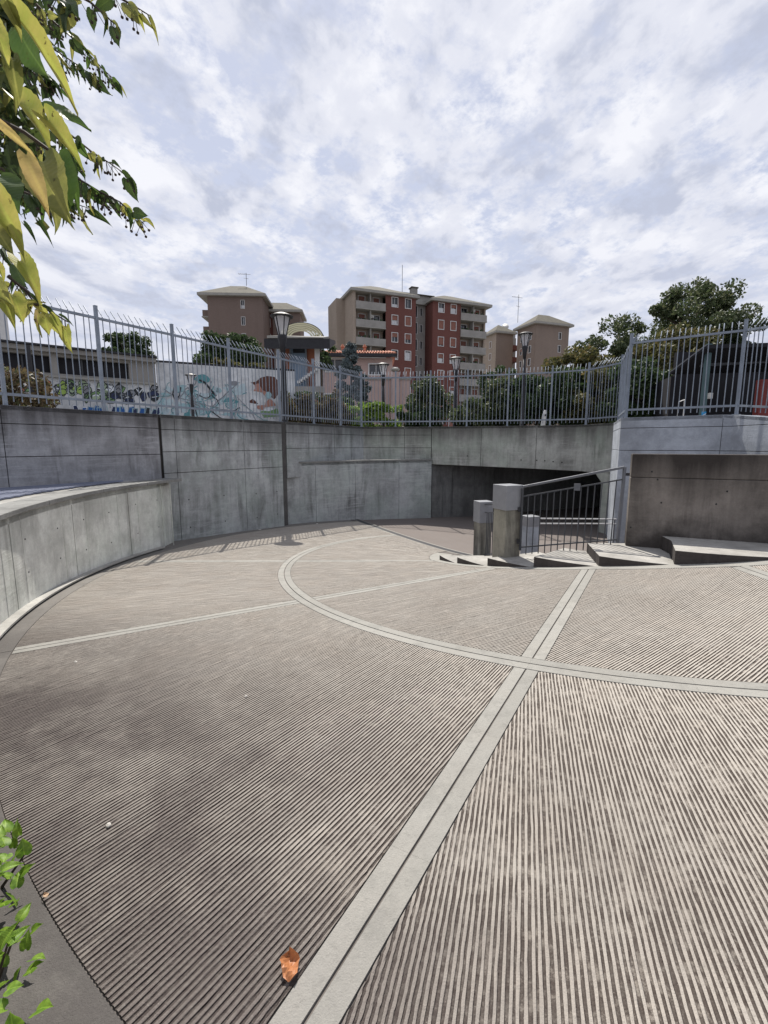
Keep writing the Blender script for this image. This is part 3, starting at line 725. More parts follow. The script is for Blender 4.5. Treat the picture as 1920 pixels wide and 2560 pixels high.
def tree(name, label, base, top, crown_c, crown_r, mat, clumps, per, size, group=None, seed=0, cat='tree', trunk_r=.14, clump_r=(.25, .5), squash=(1, 1, .8), lean=(0, 0)):
    rs = random.Random(seed); t = thing(name, base, label, cat, group); bx, by, bz = base
    cc = Vector(crown_c); cr = Vector(crown_r)
    tr = MB(); tr.tube([(bx, by, bz-.1), (bx+.05, by, bz+(cc.z-bz)*.5), (cc.x, cc.y, cc.z), (cc.x+lean[0], cc.y, cc.z+cr.z*.75)], [trunk_r*1.25, trunk_r, trunk_r*.7, trunk_r*.15], 8)
    cs = []; rr = []
    for i in range(clumps):
        while True:
            p = Vector((rs.uniform(-1, 1), rs.uniform(-1, 1), rs.uniform(-1, 1)))
            if .25 < p.length < 1: break
        p = p.normalized()*(p.length**.75)
        q = Vector((cc.x+p.x*cr.x, cc.y+p.y*cr.y, cc.z+p.z*cr.z)); cs.append(q); rr.append(rs.uniform(*clump_r))
        if i % 3 == 0:
            st = Vector((bx, by, bz)).lerp(cc, rs.uniform(.55, 1.0)); m = st.lerp(q, .5)+Vector((0, 0, .1*cr.z)); tr.tube([st, m, q], [trunk_r*.4, trunk_r*.25, trunk_r*.08], 5, False)
    tr.build('trunk', M['bark'], t, True)
    leaf_cloud('crown', cs, rr, per, size, mat, t, squash); return t
# right-hand trees behind the fence
tree('leafy_tree', 'tall loose tree at upper right rising behind the dark pavilion', (16.2, 25, 2.1), 9, (16.2, 25, 6.5), (3.0, 2.5, 3.2), M['lf_mid'], 150, 210, .11, 'trees behind the right fence', 1, trunk_r=.2, clump_r=(.35, .7))
tree('leafy_tree', 'open green tree beside the far brown apartment block', (11.0, 22.5, 2.1), 7, (11.0, 22.5, 4.9), (2.1, 1.8, 2.4), M['lf_mid'], 75, 190, .105, 'trees behind the right fence', 2, clump_r=(.3, .6))
tree('leafy_tree', 'yellowish bushy tree just left of the open green tree', (8.8, 21.5, 2.1), 6, (8.8, 21.5, 4.2), (1.5, 1.4, 1.9), M['lf_olive'], 60, 190, .10, 'trees behind the right fence', 3, clump_r=(.3, .55))
tree('leafy_tree', 'dense olive tree between the right fence corner and the pavilion', (11.2, 18, 2.1), 6, (11.2, 18, 3.9), (1.9, 1.4, 2.0), M['lf_olive'], 80, 200, .10, 'trees behind the right fence', 4, clump_r=(.3, .6))
k = 0
for (px, pyt, Y, w, m, lb) in ((1070, 955, 24, 1.2, 'lf_mid', 'fresh green bush right of the pink wall'), (1190, 1000, 21, 1.0, 'lf_mid', 'dark bush behind the fence below the red facade'),
                               (1270, 955, 21, 1.1, 'lf_mid', 'dark bush left of the right lantern post'), (1345, 935, 20, 1.3, 'lf_dark', 'dark tall bush right of the right lantern post'),
                               (1430, 925, 19.5, 1.4, 'lf_dark', 'dark bush behind the bollard'), (1500, 930, 18.5, 1.2, 'lf_olive', 'olive bush left of the fence corner'),
                               (1600, 905, 17, 1.1, 'lf_dark', 'dark bush seen through the right fence corner'), (1250, 915, 34, 1.6, 'lf_dark', 'dark round treetop left of the right lantern, far back')):
    tp = at(px, pyt, Y); h = tp.z-2.1
    tree('bush', lb, (tp.x, Y, 2.1), 0, (tp.x, Y, 2.1+h*.52), (w, 1.1, h*.5), M[m], 46, 170, .10, 'bushes behind the back fence', 20+k, 'bush', .05, (.25, .45)); k += 1
# foliage left and centre
tree('round_tree', 'small dark round tree above the strip-window roof', (-19.4, 36, 2.1), 9, (-19.4, 36, 8.2), (1.7, 1.5, 1.6), M['lf_dark'], 60, 150, .16, 'trees above the graffiti wall', 41, clump_r=(.35, .6))
tree('broad_tree', 'broad dark tree in front of the left brick tower', (-12.6, 38, 2.1), 10, (-12.4, 38, 8.3), (2.5, 2.0, 2.1), M['lf_dark'], 80, 150, .17, 'trees above the graffiti wall', 42, clump_r=(.4, .7))
tree('pale_shrub', 'pale green shrub top behind the white graffiti wall', (-9.6, 30, 2.1), 7, (-9.6, 30, 5.9), (1.9, 1.0, 1.0), M['lf_olive'], 40, 120, .13, None, 43, 'shrub', .06, (.25, .45))
tree('wispy_tree', 'wispy dark tree behind the round-roofed stair tower', (-4.9, 37, 2.1), 10, (-4.9, 37, 8.4), (1.0, 1.0, 1.5), M['lf_dark'], 26, 90, .14, None, 44, clump_r=(.2, .4))
tree('brown_shrub', 'brownish olive shrub behind the fence at far left', (-10.3, 12.6, 2.1), 4, (-10.2, 12.7, 2.95), (1.2, .7, .75), M['lf_brown'], 40, 60, .085, None, 45, 'shrub', .06, (.18, .35))
def spruce(x, y, zb, H, w, label):
    t = thing('spruce_tree', (x, y, zb), label, 'tree'); MB().tube([(x, y, zb-.1), (x, y, zb+H)], [.12, .02], 8).build('trunk', M['bark'], t, True)
    cs = []; rr = []
    for i in range(26):
        f = i/26; z = zb+.25+f*(H-.3); r = w*(1-f)**.8
        for k in range(max(3, int(10*(1-f)+3))):
            a = random.uniform(0, 6.28); rad = r*random.uniform(.35, 1.08)
            cs.append((x+rad*math.cos(a), y+rad*math.sin(a), z-.22*rad+random.gauss(0, .05))); rr.append(random.uniform(.14, .24))
    leaf_cloud('crown', cs, rr, 60, .085, M['lf_spruce'], t, (1, 1, .6), 2.6)
spruce(-1.8, 26, 2.1, 5.05, 1.75, 'blue-grey spruce standing behind the fence corner')
def hedge(label, a, b, z0, z1, depth, mat, n, name='hedge', size=.09, per=70):
    a, b = Vector(a), Vector(b); t = thing(name, (a.x, a.y, z0), label, 'hedge'); cs = []; rr = []
    for i in range(n):
        f = random.random(); p = a.lerp(b, f); cs.append((p.x+random.uniform(-.5, .5)*depth, p.y+random.uniform(-.5, .5)*depth, random.uniform(z0+.1, z1-.12+random.gauss(0, .06)))); rr.append(random.uniform(.14, .26))
    st = MB()
    for i in range(8): p = a.lerp(b, (i+.5)/8); st.tube([(p.x, p.y, z0-.05), (p.x+random.uniform(-.1, .1), p.y, z0+(z1-z0)*.7)], [.03, .012], 5)
    st.build('stem', M['twig'], t); leaf_cloud('foliage', cs, rr, per, size, mat, t)
hedge('mixed green and reddish hedge left of the spruce behind the fence', (-4.0, 19.8), (-1.6, 20.6), 2.1, 3.75, .8, M['lf_brown'], 90)
hedge('dark green hedge top behind the fence, under the stair tower', (-4.0, 20.4), (-1.5, 21.4), 2.1, 3.95, .6, M['lf_dark'], 60)
hedge('bright yellow-green trimmed hedge in front of the spruce', (-1.9, 20.9), (.45, 21.9), 2.1, 3.62, .8, M['lf_lime'], 90)
hedge('low dark hedge between the pink wall and the green bush', (.9, 22.5), (2.5, 23), 2.1, 3.4, .7, M['lf_dark'], 50)

# ------------------------------------------------------------------ buildings
def m_brick(name, c, c2, sx=1.):
    g = G(name); pos = g.xyz(); cb = g.N.new('ShaderNodeCombineXYZ'); g.L.new(g.math('ADD', pos[0], g.math('MULTIPLY', pos[1], .8)), cb.inputs[0]); g.L.new(pos[2], cb.inputs[1])
    b = g.N.new('ShaderNodeTexBrick'); g.L.new(cb.outputs[0], b.inputs['Vector']); b.inputs['Scale'].default_value = 2.2
    b.inputs['Color1'].default_value = c4(c); b.inputs['Color2'].default_value = c4(c2); b.inputs['Mortar'].default_value = c4(tuple(x*.8+.03 for x in c)); b.inputs['Mortar Size'].default_value = .015
    n = g.rng(g.noise(.25, detail=6), .35, .7); st = g.rng(g.noise(.8, (1, 1, .1)), .5, .75)
    col_ = g.mix(g.math('MULTIPLY', n, .3), b.outputs[0], tuple(x*.7 for x in c)); col_ = g.mix(g.math('MULTIPLY', st, .25), col_, tuple(x*.5 for x in c))
    return g.done(col_, .9, spec=.15)
M['brick_red'] = m_brick('red_brick', (.155, .066, .055), (.135, .056, .048))
M['brick_beige'] = m_brick('beige_brick', (.34, .285, .235), (.30, .25, .205))
M['brick_brown'] = m_brick('brown_brick', (.175, .132, .115), (.155, .118, .102))
M['brick_tan'] = m_brick('tan_brick', (.235, .185, .155), (.21, .165, .138))
M['grey_render'] = plain('grey_render', (.26, .25, .235), .9, .18, .6)
M['trim'] = plain('pale_trim', (.28, .272, .25), .8, .1, 1)
M['roof_tile'] = plain('weathered_roof', (.082, .075, .058), .9, .22, .9)
M['shutter'] = plain('brown_shutter', (.22, .10, .075), .7, .15, 2)
M['shutter_pale'] = plain('pale_shutter', (.40, .31, .26), .7, .1, 2)
M['curtain'] = plain('curtain_white', (.55, .56, .58), .8, .1, 5)
M['ac'] = plain('ac_white', (.62, .61, .58), .5, .08, 4)
class Facade:
    def __init__(s, o, deg, bld): s.o = Vector((o[0], o[1])); s.e = Vector((math.cos(R(deg)), math.sin(R(deg)))); s.n = Vector((s.e.y, -s.e.x)); s.b = bld
    def p(s, u, w, z): q = s.o+s.e*u+s.n*w; return Vector((q.x, q.y, z))      # w > 0 stands out towards the viewer
    def boxm(s, mb, u0, u1, w0, w1, z0, z1):
        P = [s.p(u0, w1, 0), s.p(u1, w1, 0), s.p(u1, w0, 0), s.p(u0, w0, 0)]; mb.prism([(q.x, q.y) for q in P], z0, z1); return mb
    def box(s, name, u0, u1, w0, w1, z0, z1, mat, parent=None): return s.boxm(MB(), u0, u1, w0, w1, z0, z1).build(name, mat, parent or s.b)
    def wall(s, name, u0, u1, z0, z1, mat, holes=(), w=0, depth=.25):
        us = sorted({u0, u1} | {h[i] for h in holes for i in (0, 1)}); zs = sorted({z0, z1} | {h[i] for h in holes for i in (2, 3)}); mb = MB()
        for a, b in zip(us, us[1:]):
            for c, d in zip(zs, zs[1:]):
                if any(h[0] <= a+1e-6 and b <= h[1]+1e-6 and h[2] <= c+1e-6 and d <= h[3]+1e-6 for h in holes): continue
                mb.quad(s.p(a, w, c), s.p(b, w, c), s.p(b, w, d), s.p(a, w, d))
        for h in holes:
            a, b, c, d = h[:4]
            for q in (((a, c), (a, d)), ((b, d), (b, c)), ((a, d), (b, d)), ((b, c), (a, c))):
                (x1, y1), (x2, y2) = q; mb.quad(s.p(x1, w, y1), s.p(x2, w, y2), s.p(x2, w-depth, y2), s.p(x1, w-depth, y1))
        return mb.build(name, mat, s.b)
    def window(s, u0, u1, z0, z1, w=0, shut=0., frame=True, mat_sh='shutter', curtain=0., depth=.22):
        fr = MB(); t = min(.11, (u1-u0)*.11)
        for (a, b, c, d) in ((u0-t, u1+t, z1, z1+t), (u0-t, u1+t, z0-t, z0), (u0-t, u0, z0, z1), (u1, u1+t, z0, z1)): s.boxm(fr, a, b, w+.004, w+.05, c, d)
        um = (u0+u1)/2; s.boxm(fr, um-.03, um+.03, w-depth+.03, w-depth+.07, z0, z1)
        f = fr.build('window', M['white'], s.b)
        s.box('pane', u0, u1, w-depth-.03, w-depth+.02, z0, z1, M['glass'], f)
        if shut > 0: s.box('shutter', u0, u1, w-.12, w-.07, z1-(z1-z0)*shut, z1, M[mat_sh], f)
        if curtain > 0: s.box('curtain', u0, u1, w-depth+.021, w-depth+.03, z0, z0+(z1-z0)*curtain, M['curtain'], f)
def hip_roof(bld, F, u0, u1, wf, wb, ze, zr, mat, over=.9, fascia=.45):
    a, b = u0-over, u1+over; c, d = wf+over, wb-over; ins = min((c-d)/2, (b-a)/2)*.95
    e = [F.p(a, c, ze), F.p(b, c, ze), F.p(b, d, ze), F.p(a, d, ze)]; m = (c+d)/2; r = [F.p(a+ins, m, zr), F.p(b-ins, m, zr)]
    mb = MB(); mb.quad(e[0], e[1], r[1], r[0]); mb.quad(e[1], e[2], r[1]); mb.quad(e[2], e[3], r[0], r[1]); mb.quad(e[3], e[0], r[0])
    rf = mb.build('roof', mat, bld)
    mb = MB(); P = [F.p(a, c, 0), F.p(b, c, 0), F.p(b, d, 0), F.p(a, d, 0)]; mb.prism([(q.x, q.y) for q in P], ze-fascia, ze-.01); mb.build('eaves', M['trim'], rf); return rf
def antenna(bld, x, y, z, h, arms=True):
    mb = MB(); mb.tube([(x, y, z), (x, y, z+h)], .05, 5)
    if arms:
        mb.tube([(x-1.6, y, z+h*.93), (x+.9, y, z+h*.88)], .035, 4); mb.tube([(x-.5, y, z+h*.6), (x+.4, y, z+h*.56)], .035, 4)
        for k in range(5): mb.tube([(x-1.4+k*.35, y-.4, z+h*.925), (x-1.4+k*.35, y+.4, z+h*.925)], .025, 4)
    mb.build('antenna', M['black'], bld)

# main apartment block
ab = thing('apartment_building', (-5.5, 85.5, 2), 'long apartment block with red brick bays and beige balconies, centre', 'building')
F = Facade((-5.47, 85.5), 21, ab); ZE = 28.75; FH = 3.07; NF = 9; ZB = 1.0
ub = [0, 6.17, 12.2, 15.7, 21.7, 27.9]
def red_bay(u0, u1, pat):
    holes = []; wins = []
    for k in range(NF):
        zc = 27.25-k*FH
        for j, uc in enumerate((u0+(u1-u0)*.30, u0+(u1-u0)*.74)):
            h = (uc-.55, uc+.55, zc-.78, zc+.78); holes.append(h); wins.append((h, pat[(k*2+j) % len(pat)]))
    F.wall('brick_wall', u0, u1, ZB, ZE-.3, M['brick_red'], holes)
    for h, (sh, cu) in wins: F.window(*h, shut=sh, mat_sh='shutter', curtain=cu)
pats = [(0, .3), (0, 0), (.5, .5), (1, 0), (.45, 0), (.6, 0), (0, .2), (0, .9), (1, 0), (1, 0), (.4, .5), (.8, 0)]
red_bay(ub[1], ub[2], pats); red_bay(ub[3], ub[4], [(0, .5), (.35, .6), (1, 0), (1, 0), (.85, 0), (.9, 0), (.45, .5), (.35, .62), (1, 0), (1, 0)])
def balcony_bay(u0, u1, side):
    D = 1.5
    for k in range(NF):
        zf0 = 27.25-k*FH-1.5; um = (u0+u1)/2
        doors = [(u0+1.0, u0+2.2, zf0+.1, zf0+2.3), (um+1.0, um+2.15, zf0+.1, zf0+2.25)]
        F.wall('loggia_wall', u0, u1, zf0, zf0+FH, M['brick_beige'], doors, w=-D)
        for d in doors: F.window(*d, w=-D, shut=random.choice([0, .3, .9, .6]), mat_sh='shutter', curtain=random.choice([0, 0, .4]))
        bl = F.box('balcony', u0+.02, u1-.02, .02, .16, zf0-.15, zf0+1.02, M['grey_render'])
        F.box('slab', u0-.0, u1+.0, -D, .24, zf0-.33, zf0-.155, M['trim'], bl)
        F.box('divider', um-.07, um+.07, -D+.01, -.02, zf0-.15, zf0+FH-.34, M['trim'], bl)
        if (k+side) % 3 == 1:
            ac = F.box('air_conditioner', um+.2, um+1.0, -D+.02, -D+.4, zf0+1.75, zf0+2.3, M['ac'], bl)
        if (k+side) % 3 != 0:
            for q in range(5): F.box('plant_pot', u0+.5+q*1.05, u0+.85+q*1.05, -.4, -.1, zf0+1.03, zf0+1.2+random.random()*.35, M['lf_dark'], bl)
balcony_bay(ub[0]+.5, ub[1], 0); balcony_bay(ub[4], ub[5]-.35, 1)
F.box('corner_pier', ub[0], ub[0]+.5, -1.5, 0, ZB, ZE-.3, M['brick_beige']); F.box('corner_pier', ub[5]-.35, ub[5], -1.6, -.9, ZB, ZE-.3, M['brick_beige'])
# recessed stair core
holes = []
for k in range(NF):
    zc = 27.0-k*FH; holes += [(ub[2]+.55, ub[2]+1.75, zc-1.0, zc+1.0), (ub[2]+2.35, ub[2]+2.85, zc-.7, zc+.7)]
F.wall('core_wall', ub[2], ub[3], ZB, ZE-.4, M['grey_render'], holes, w=-3.2)
for h in holes: F.window(*h, w=-3.2)
F.box('return_wall', ub[2]-.25, ub[2], -3.2, -.01, ZB, ZE-.3, M['brick_red']); F.box('return_wall', ub[3], ub[3]+.25, -3.2, -.01, ZB, ZE-.3, M['brick_red'])
# flanks and back
F.box('flank_wall', -.02, .2, -11, -1.5, ZB, ZE-.35, M['brick_beige']); F.box('flank_wall', ub[5]-.2, ub[5], -11, -1.6, ZB, ZE-.35, M['brick_beige'])
F.box('flank_pier', -1.6, 0, -11, -5.2, ZB, ZE-.35, M['brick_beige'])
F.box('back_wall', -1.6, ub[5], -11.3, -11, ZB, ZE-.35, M['brick_beige'])
hip_roof(ab, F, 0, ub[2], 0, -11, ZE, ZE+2.6, M['roof_tile'], .55); hip_roof(ab, F, ub[3], ub[5], 0, -11, ZE, ZE+2.6, M['roof_tile'], .55)
F.box('core_eaves', ub[2]-.1, ub[3]+.1, -3.2, -2.5, ZE-.55, ZE-.15, M['trim'])
F.box('core_roof', ub[2]-.4, ub[3]+.4, -10, -3.0, ZE-.5, ZE+.5, M['grey_render'])
rh = F.box('roof_house', 9.6, 18.4, -9.5, -5.5, ZE-.3, ZE+2.0, M['grey_render']); F.box('cap_slab', 9.3, 18.7, -9.8, -5.2, ZE+2.0, ZE+2.2, M['roof_tile'], rh)
F.box('chimney', 13.3, 14.5, -5.4, -4.3, ZE-.2, ZE+2.9, M['grey_render']); F.box('chimney_cap', 13.15, 14.65, -5.55, -4.15, ZE+2.9, ZE+3.1, M['roof_tile'])
q = F.p(12.2, -6.5, 0); antenna(ab, q.x, q.y, ZE+2.0, 5.6, False)
q = F.p(11.2, -4.6, 0)
for u in (9.2, 24.0): F.box('vent_pipe', u, u+.5, -2.6, -2.2, ZE+.3, ZE+1.15, M['grey_render'])

# left brick tower
tb = thing('apartment_building', (-34, 93, 2), 'plain brown brick tower with slim windows, left', 'building')
F = Facade((-33.7, 92.6), 3, tb); Z1 = 29.6
hs = [(6.3, 6.95, 28.2-k*3.05-.72, 28.2-k*3.05+.72) for k in range(9)]
F.wall('brick_wall', 0, 10.4, 1, Z1, M['brick_brown'], hs)
for k, h in enumerate(hs): F.window(*h, curtain=.4 if k == 0 else 0)
F.box('brick_panel', .0, 4.0, -.5, .003, 1, Z1-.2, M['brick_brown']); F.box('flank_wall', 10.1, 10.4, -9, -.01, 1, Z1, M['brick_brown']); F.box('flank_wall', 0, .3, -9, -.51, 1, Z1, M['brick_brown']); F.box('back_wall', 0, 10.4, -9.3, -9, 1, Z1, M['brick_brown'])
for k in range(8):
    z = 26.3-k*3.05; b_ = F.box('balcony', -1.35, 0, -5.5, -1.0, z-.1, z+1.05, M['brick_brown']); F.box('slab', -1.5, 0, -5.6, -.9, z-.3, z-.1, M['trim'], b_)
hip_roof(tb, F, -.9, 10.4, .0, -9, Z1+.45, Z1+3.3, M['roof_tile'], .75)
G2 = Facade((-25.2, 100.2), 3, tb)
hs = [(.9, 1.55, 26.6-k*3.05-.8, 26.6-k*3.05+.8) for k in range(8)]
G2.wall('brick_wall', 0, 2.2, 1, 28.6, M['brick_red'], hs, w=0)
for h in hs: G2.window(*h)
G2.box('brick_wall', 2.2, 7.8, -6, .6, 1, 28.6, M['brick_brown']); G2.box('back_wall', -2, 2.2, -6, -5.7, 1, 28.6, M['brick_brown'])
hip_roof(tb, G2, -1.5, 7.8, .6, -6, 29.05, 31.4, M['roof_tile'], .6)
q = F.p(6.5, -4.5, 0); antenna(tb, q.x, q.y, Z1+3.4, 2.4)

# right far block
rb = thing('apartment_building', (35, 112, 2), 'tan brick apartment block in the distance, right', 'building')
Fr = Facade((35.3, 112), 20, rb); ZR = 29.4
hs = [(6.6, 7.35, 27.2-k*2.95-.75, 27.2-k*2.95+.75) for k in range(8)]
Fr.wall('brick_wall', 0, 9.6, 1, ZR, M['brick_tan'], hs)
for h in hs: Fr.window(*h, frame=True)
Fl = Facade((35.3-.342*7, 112+.94*7), -70, rb)   # the face turned left
hs = []
for k in range(8):
    zc = 27.0-k*2.95; hs += [(4.6, 5.5, zc-.75, zc+.75), (1.4, 2.1, zc-.7, zc+.7)]
Fl.wall('brick_wall', 0, 7, 1, ZR, M['brick_tan'], hs)
for h in hs: Fl.window(*h, shut=random.choice([0, 0, .5]))
Fr.box('back_wall', .3, 9.6, -7, -6.7, 1, ZR, M['brick_tan']); Fr.box('flank_wall', 9.3, 9.6, -6.7, -.01, 1, ZR, M['brick_tan'])
hip_roof(rb, Fr, 0, 9.6, 0, -7, ZR+.45, ZR+3.2, M['roof_tile'], .8)
Fb = Facade((28.3, 121), 20, rb)
Fb.box('brick_wall', 0, 5.0, -6, 0, 1, ZR, M['brick_tan'])
Fc = Facade((28.3-.342*6, 121+.94*6), -70, rb); hs = [(3.0, 3.9, 27.0-k*2.95-.75, 27.0-k*2.95+.75) for k in range(8)]
Fc.wall('pale_wall', 0, 6, 1, ZR, M['brick_beige'], hs, w=.02)
for h in hs: Fc.window(*h, w=.02)
hip_roof(rb, Fb, 0, 5.0, 0, -6, ZR+.45, ZR+2.8, M['roof_tile'], .7)
for k in range(8):
    z = 26.0-k*2.95; Fb.box('balcony', 5.0, 7.6, -3.2, -.6, z-.1, z+1.0, M['brick_red']); hs_ = (5.4, 6.9, z+.2, z+2.3); Fb.window(*hs_, w=-3.0)
Fb.box('core_wall', 5.0, 8.2, -4.2, -3.2, 1, ZR, M['grey_render']); Fb.box('roof_house', 3.4, 9.2, -8, -5, ZR, ZR+2.4, M['grey_render'])
q = Fb.p(6.6, -6, 0); d_ = MB(); d_.lathe((0, 0, 0), [(.05, -.25), (.5, -.12), (.85, .12), (.87, .14)], 16)
dv = [Matrix.Rotation(R(75), 3, 'X') @ p_+Vector((q.x, q.y, ZR+3.4)) for p_ in d_.v]; d_.v = dv; d_.build('satellite_dish', M['ac'], rb, True)
MB().tube([(q.x, q.y+.3, ZR+2.3), (q.x, q.y+.3, ZR+3.4)], .06, 6).build('dish_mast', M['black'], rb)
q = Fr.p(-2.2, -4, 0); antenna(rb, q.x, q.y, ZR+1.0, 6.3)

# low pink house with tiled roof
M['pink'] = plain('pink_render', (.42, .315, .29), .9, .08, .7); M['tile'] = plain('terracotta_tile', (.40, .17, .11), .85, .3, 3)
ph = thing('pink_house', (-5.5, 42, 2.1), 'low pink house with terracotta roof behind the spruce', 'house')
F = Facade((-6.6, 42), 2, ph); hs = [(1.5, 3.0, 8.0, 9.0), (5.3, 6.5, 7.75, 8.6), (1.3, 3.4, 3.2, 6.0)]
F.wall('wall', 0, 7.35, 2, 9.15, M['pink'], hs)
for h in hs: F.window(*h)
F.box('side_wall', 7.1, 7.35, -6, -.01, 2, 9.15, M['pink']); F.box('back_wall', 0, 7.35, -6.2, -6, 2, 9.15, M['pink'])
F.box('gutter', -.4, 7.7, .3, .75, 9.16, 9.42, M['black']); F.box('awning', 5.2, 7.4, .01, .9, 6.9, 7.1, M['ac'])
rf = MB(); rf.quad(F.p(-.4, .7, 9.44), F.p(7.7, .7, 9.44), F.p(7.2, -3, 10.25), F.p(-.4, -3, 10.25)); rf.quad(F.p(7.7, .7, 9.44), F.p(7.7, -6.6, 9.44), F.p(7.2, -3, 10.25)); rf = rf.build('roof', M['tile'], ph)
for k in range(34):
    u = -.35+k*.24; MB().tube([F.p(u, .76, 9.47), F.p(min(u, 7.15), -2.9, 10.27)], .085, 6).build('tile_row', M['tile'], rf)
for u in (2.9, 4.9): MB().lathe(F.p(u, -1.2, 9.8), [(.12, 0), (.12, .45), (.2, .5), (.06, .75)], 8).build('chimney_pot', M['tile'], rf)
# pink garden wall
pk = thing('garden_wall', (.2, 31, 2.1), 'pink plastered garden wall with coping behind the back fence', 'wall')
MB().box((.2, 31, 3.9), (3.0, .25, 3.7)).build('wall', M['pink'], pk); MB().box((.2, 31, 5.82), (3.15, .4, .14)).build('coping', M['trim'], pk); MB().box((.72, 30.8, 4.1), (.5, .4, 4.2)).build('pier', M['pink'], pk)
MB().lathe((.72, 30.8, 6.2), [(.12, 0), (.28, .12), (.3, .22), (.05, .3)], 10).build('pier_cap', M['trim'], pk)
# stair tower with arched canopy
st = thing('stair_tower', (-5.4, 30, 2.1), 'small stair tower with dark flat roof and yellowish arched skylight', 'building')
M['tblue'] = plain('blue_glass_panel', (.16, .22, .30), .3, .15, 1.0); M['orange'] = plain('orange_brick', (.32, .13, .08), .85, .15, 2); M['arch'] = plain('yellow_polycarbonate', (.62, .58, .38), .4, .06, 2)
MB().box((-5.45, 31.2, 6.2), (2.3, 1.4, 3.6)).build('brick_wall', M['orange'], st)
gp = MB().box((-5.45, 30.45, 6.0), (.95, .12, 4.3)).build('glass_panel', M['tblue'], st)
MB().box((-5.95, 30.36, 6.0), (.09, .09, 4.4)).box((-4.95, 30.36, 6.0), (.09, .09, 4.4)).box((-5.45, 30.36, 8.2), (1.1, .09, .1)).build('frame', M['steel'], gp)
MB().box((-5.4, 30.37, 7.6), (.75, .04, .55)).build('dark_pane', M['glass'], gp)
for x in (-6.62, -4.2): MB().box((x, 30.0, 6.3), (.27, .3, 3.6)).build('column', M['white'], st)
rfm = MB().prism([(-7.3, 29.2), (-3.3, 29.2), (-3.3, 32.6), (-7.3, 32.6)], [7.35, 7.35, 8.35, 8.35], [7.95, 7.95, 8.55, 8.55]).build('roof', M['black'], st)
MB().prism([(-7.1, 29.15), (-3.7, 29.15), (-3.5, 30.4), (-7.3, 30.4)], [7.97]*4, [8.12, 8.02, 8.34, 8.36]).build('roof_edge', M['trim'], rfm)
for k in range(8):
    a0 = MB(); r0 = 1.42-.02*0; y = 30.4+k*.28; pts = [(-5.25+1.42*math.cos(R(t)), y, 8.2+.98*math.sin(R(t))) for t in np.linspace(8, 172, 20)]
    a0.tube(pts, .03, 5); a0.build('arch_rib', M['black'], st)
sk = MB()
for t1, t2 in zip(np.linspace(8, 172, 20), np.linspace(8, 172, 20)[1:]):
    c1, s1_ = math.cos(R(t1)), math.sin(R(t1)); c2, s2_ = math.cos(R(t2)), math.sin(R(t2))
    sk.quad((-5.25+1.4*c1, 30.4, 8.2+.95*s1_), (-5.25+1.4*c2, 30.4, 8.2+.95*s2_), (-5.25+1.4*c2, 32.4, 8.2+.95*s2_), (-5.25+1.4*c1, 32.4, 8.2+.95*s1_))
    for rr_ in range(5):
        f0, f1 = 1-.11*rr_, 1-.11*(rr_+.78)
        sk.quad((-5.25+1.4*f0*c1, 30.36, 8.2+.95*f0*s1_), (-5.25+1.4*f0*c2, 30.36, 8.2+.95*f0*s2_), (-5.25+1.4*f1*c2, 30.36, 8.2+.95*f1*s2_), (-5.25+1.4*f1*c1, 30.36, 8.2+.95*f1*s1_))
sk.build('arched_skylight', M['arch'], st)
for k in range(8): MB().box((-5.35+k*.16, 29.9, 5.45+k*.11), (.17, .5, .16)).build('step', M['white'], st)
MB().box((-5.3, 29.9, 5.0), (3.0, .6, .35)).build('landing', M['grey_render'], st)

# graffiti wall and strip-window building
M['murwall'] = concrete('white_mural_wall', (.62, .64, .66), (.42, .43, .45), 4.7, .2, .03, 0, .2)
gw0, gw1 = Vector((-8.85, 18.45)), Vector((-3.9, 20.7)); gd = (gw1-gw0).normalized(); gn = Vector((gd.y, -gd.x))
mu = thing('mural_wall', (-6.3, 19.6, 2.1), 'white garden wall painted with teal scrawls and a brown-haired head', 'wall')
slab_wall('wall', [gw0, gw1], 2.0, 4.72, .25, M['murwall'], mu); slab_wall('wall_cap', [gw0-gn*.05*0, gw1], 4.725, 4.80, .3, M['black'], mu)
hb0 = Vector((-15.5, 13.2)); hd = (gw0-hb0).normalized(); hn = Vector((hd.y, -hd.x)); HL = (gw0-hb0).length
M['pvdark'] = plain('pavilion_dark', (.012, .012, .016), .7, .2, 2)
hb = thing('strip_window_shed', (-12, 16, 2.1), 'long low shed with dark strip windows over green graffiti, far left', 'shed')
Fh = Facade((hb0.x, hb0.y), math.degrees(math.atan2(hd.y, hd.x)), hb)
hs = [(u, u+2.2, 4.0, 4.57) for u in np.arange(.5, HL-2.2, 2.42)]
Fh.wall('wall', 0, HL-.02, 2.0, 3.90, M['murwall']); Fh.wall('window_band', 0, HL-.02, 3.93, 4.66, M['grey_render'], [tuple(float(x) for x in h) for h in hs], w=.02)
for h in hs:
    f = Fh.box('window', h[0], h[1], -.25, -.2, h[2], h[3], M['pvdark'])
    for j in (.33, .66): Fh.box('mullion', h[0]+2.2*j-.025, h[0]+2.2*j+.025, -.19, -.14, h[2], h[3], M['dark'], f)
Fh.box('sill', 0, HL-.02, .03, .14, 3.85, 3.925, M['trim']); Fh.box('fascia', 0, HL-.02, -.1, .25, 4.67, 4.82, M['grey_render']); Fh.box('roof', -.2, HL, -6, .35, 4.83, 4.89, M['black'])
pb = thing('pale_building', (-24, 26, 2.1), 'plain pale building edge at the far left', 'building')
mb = MB().box((-25.6, 26, 6), (6, 6, 8)).build('wall', M['white'], pb); MB().box((-25.6, 22.9, 7.2), (6.1, .15, .35)).build('band', M['grey_render'], pb)
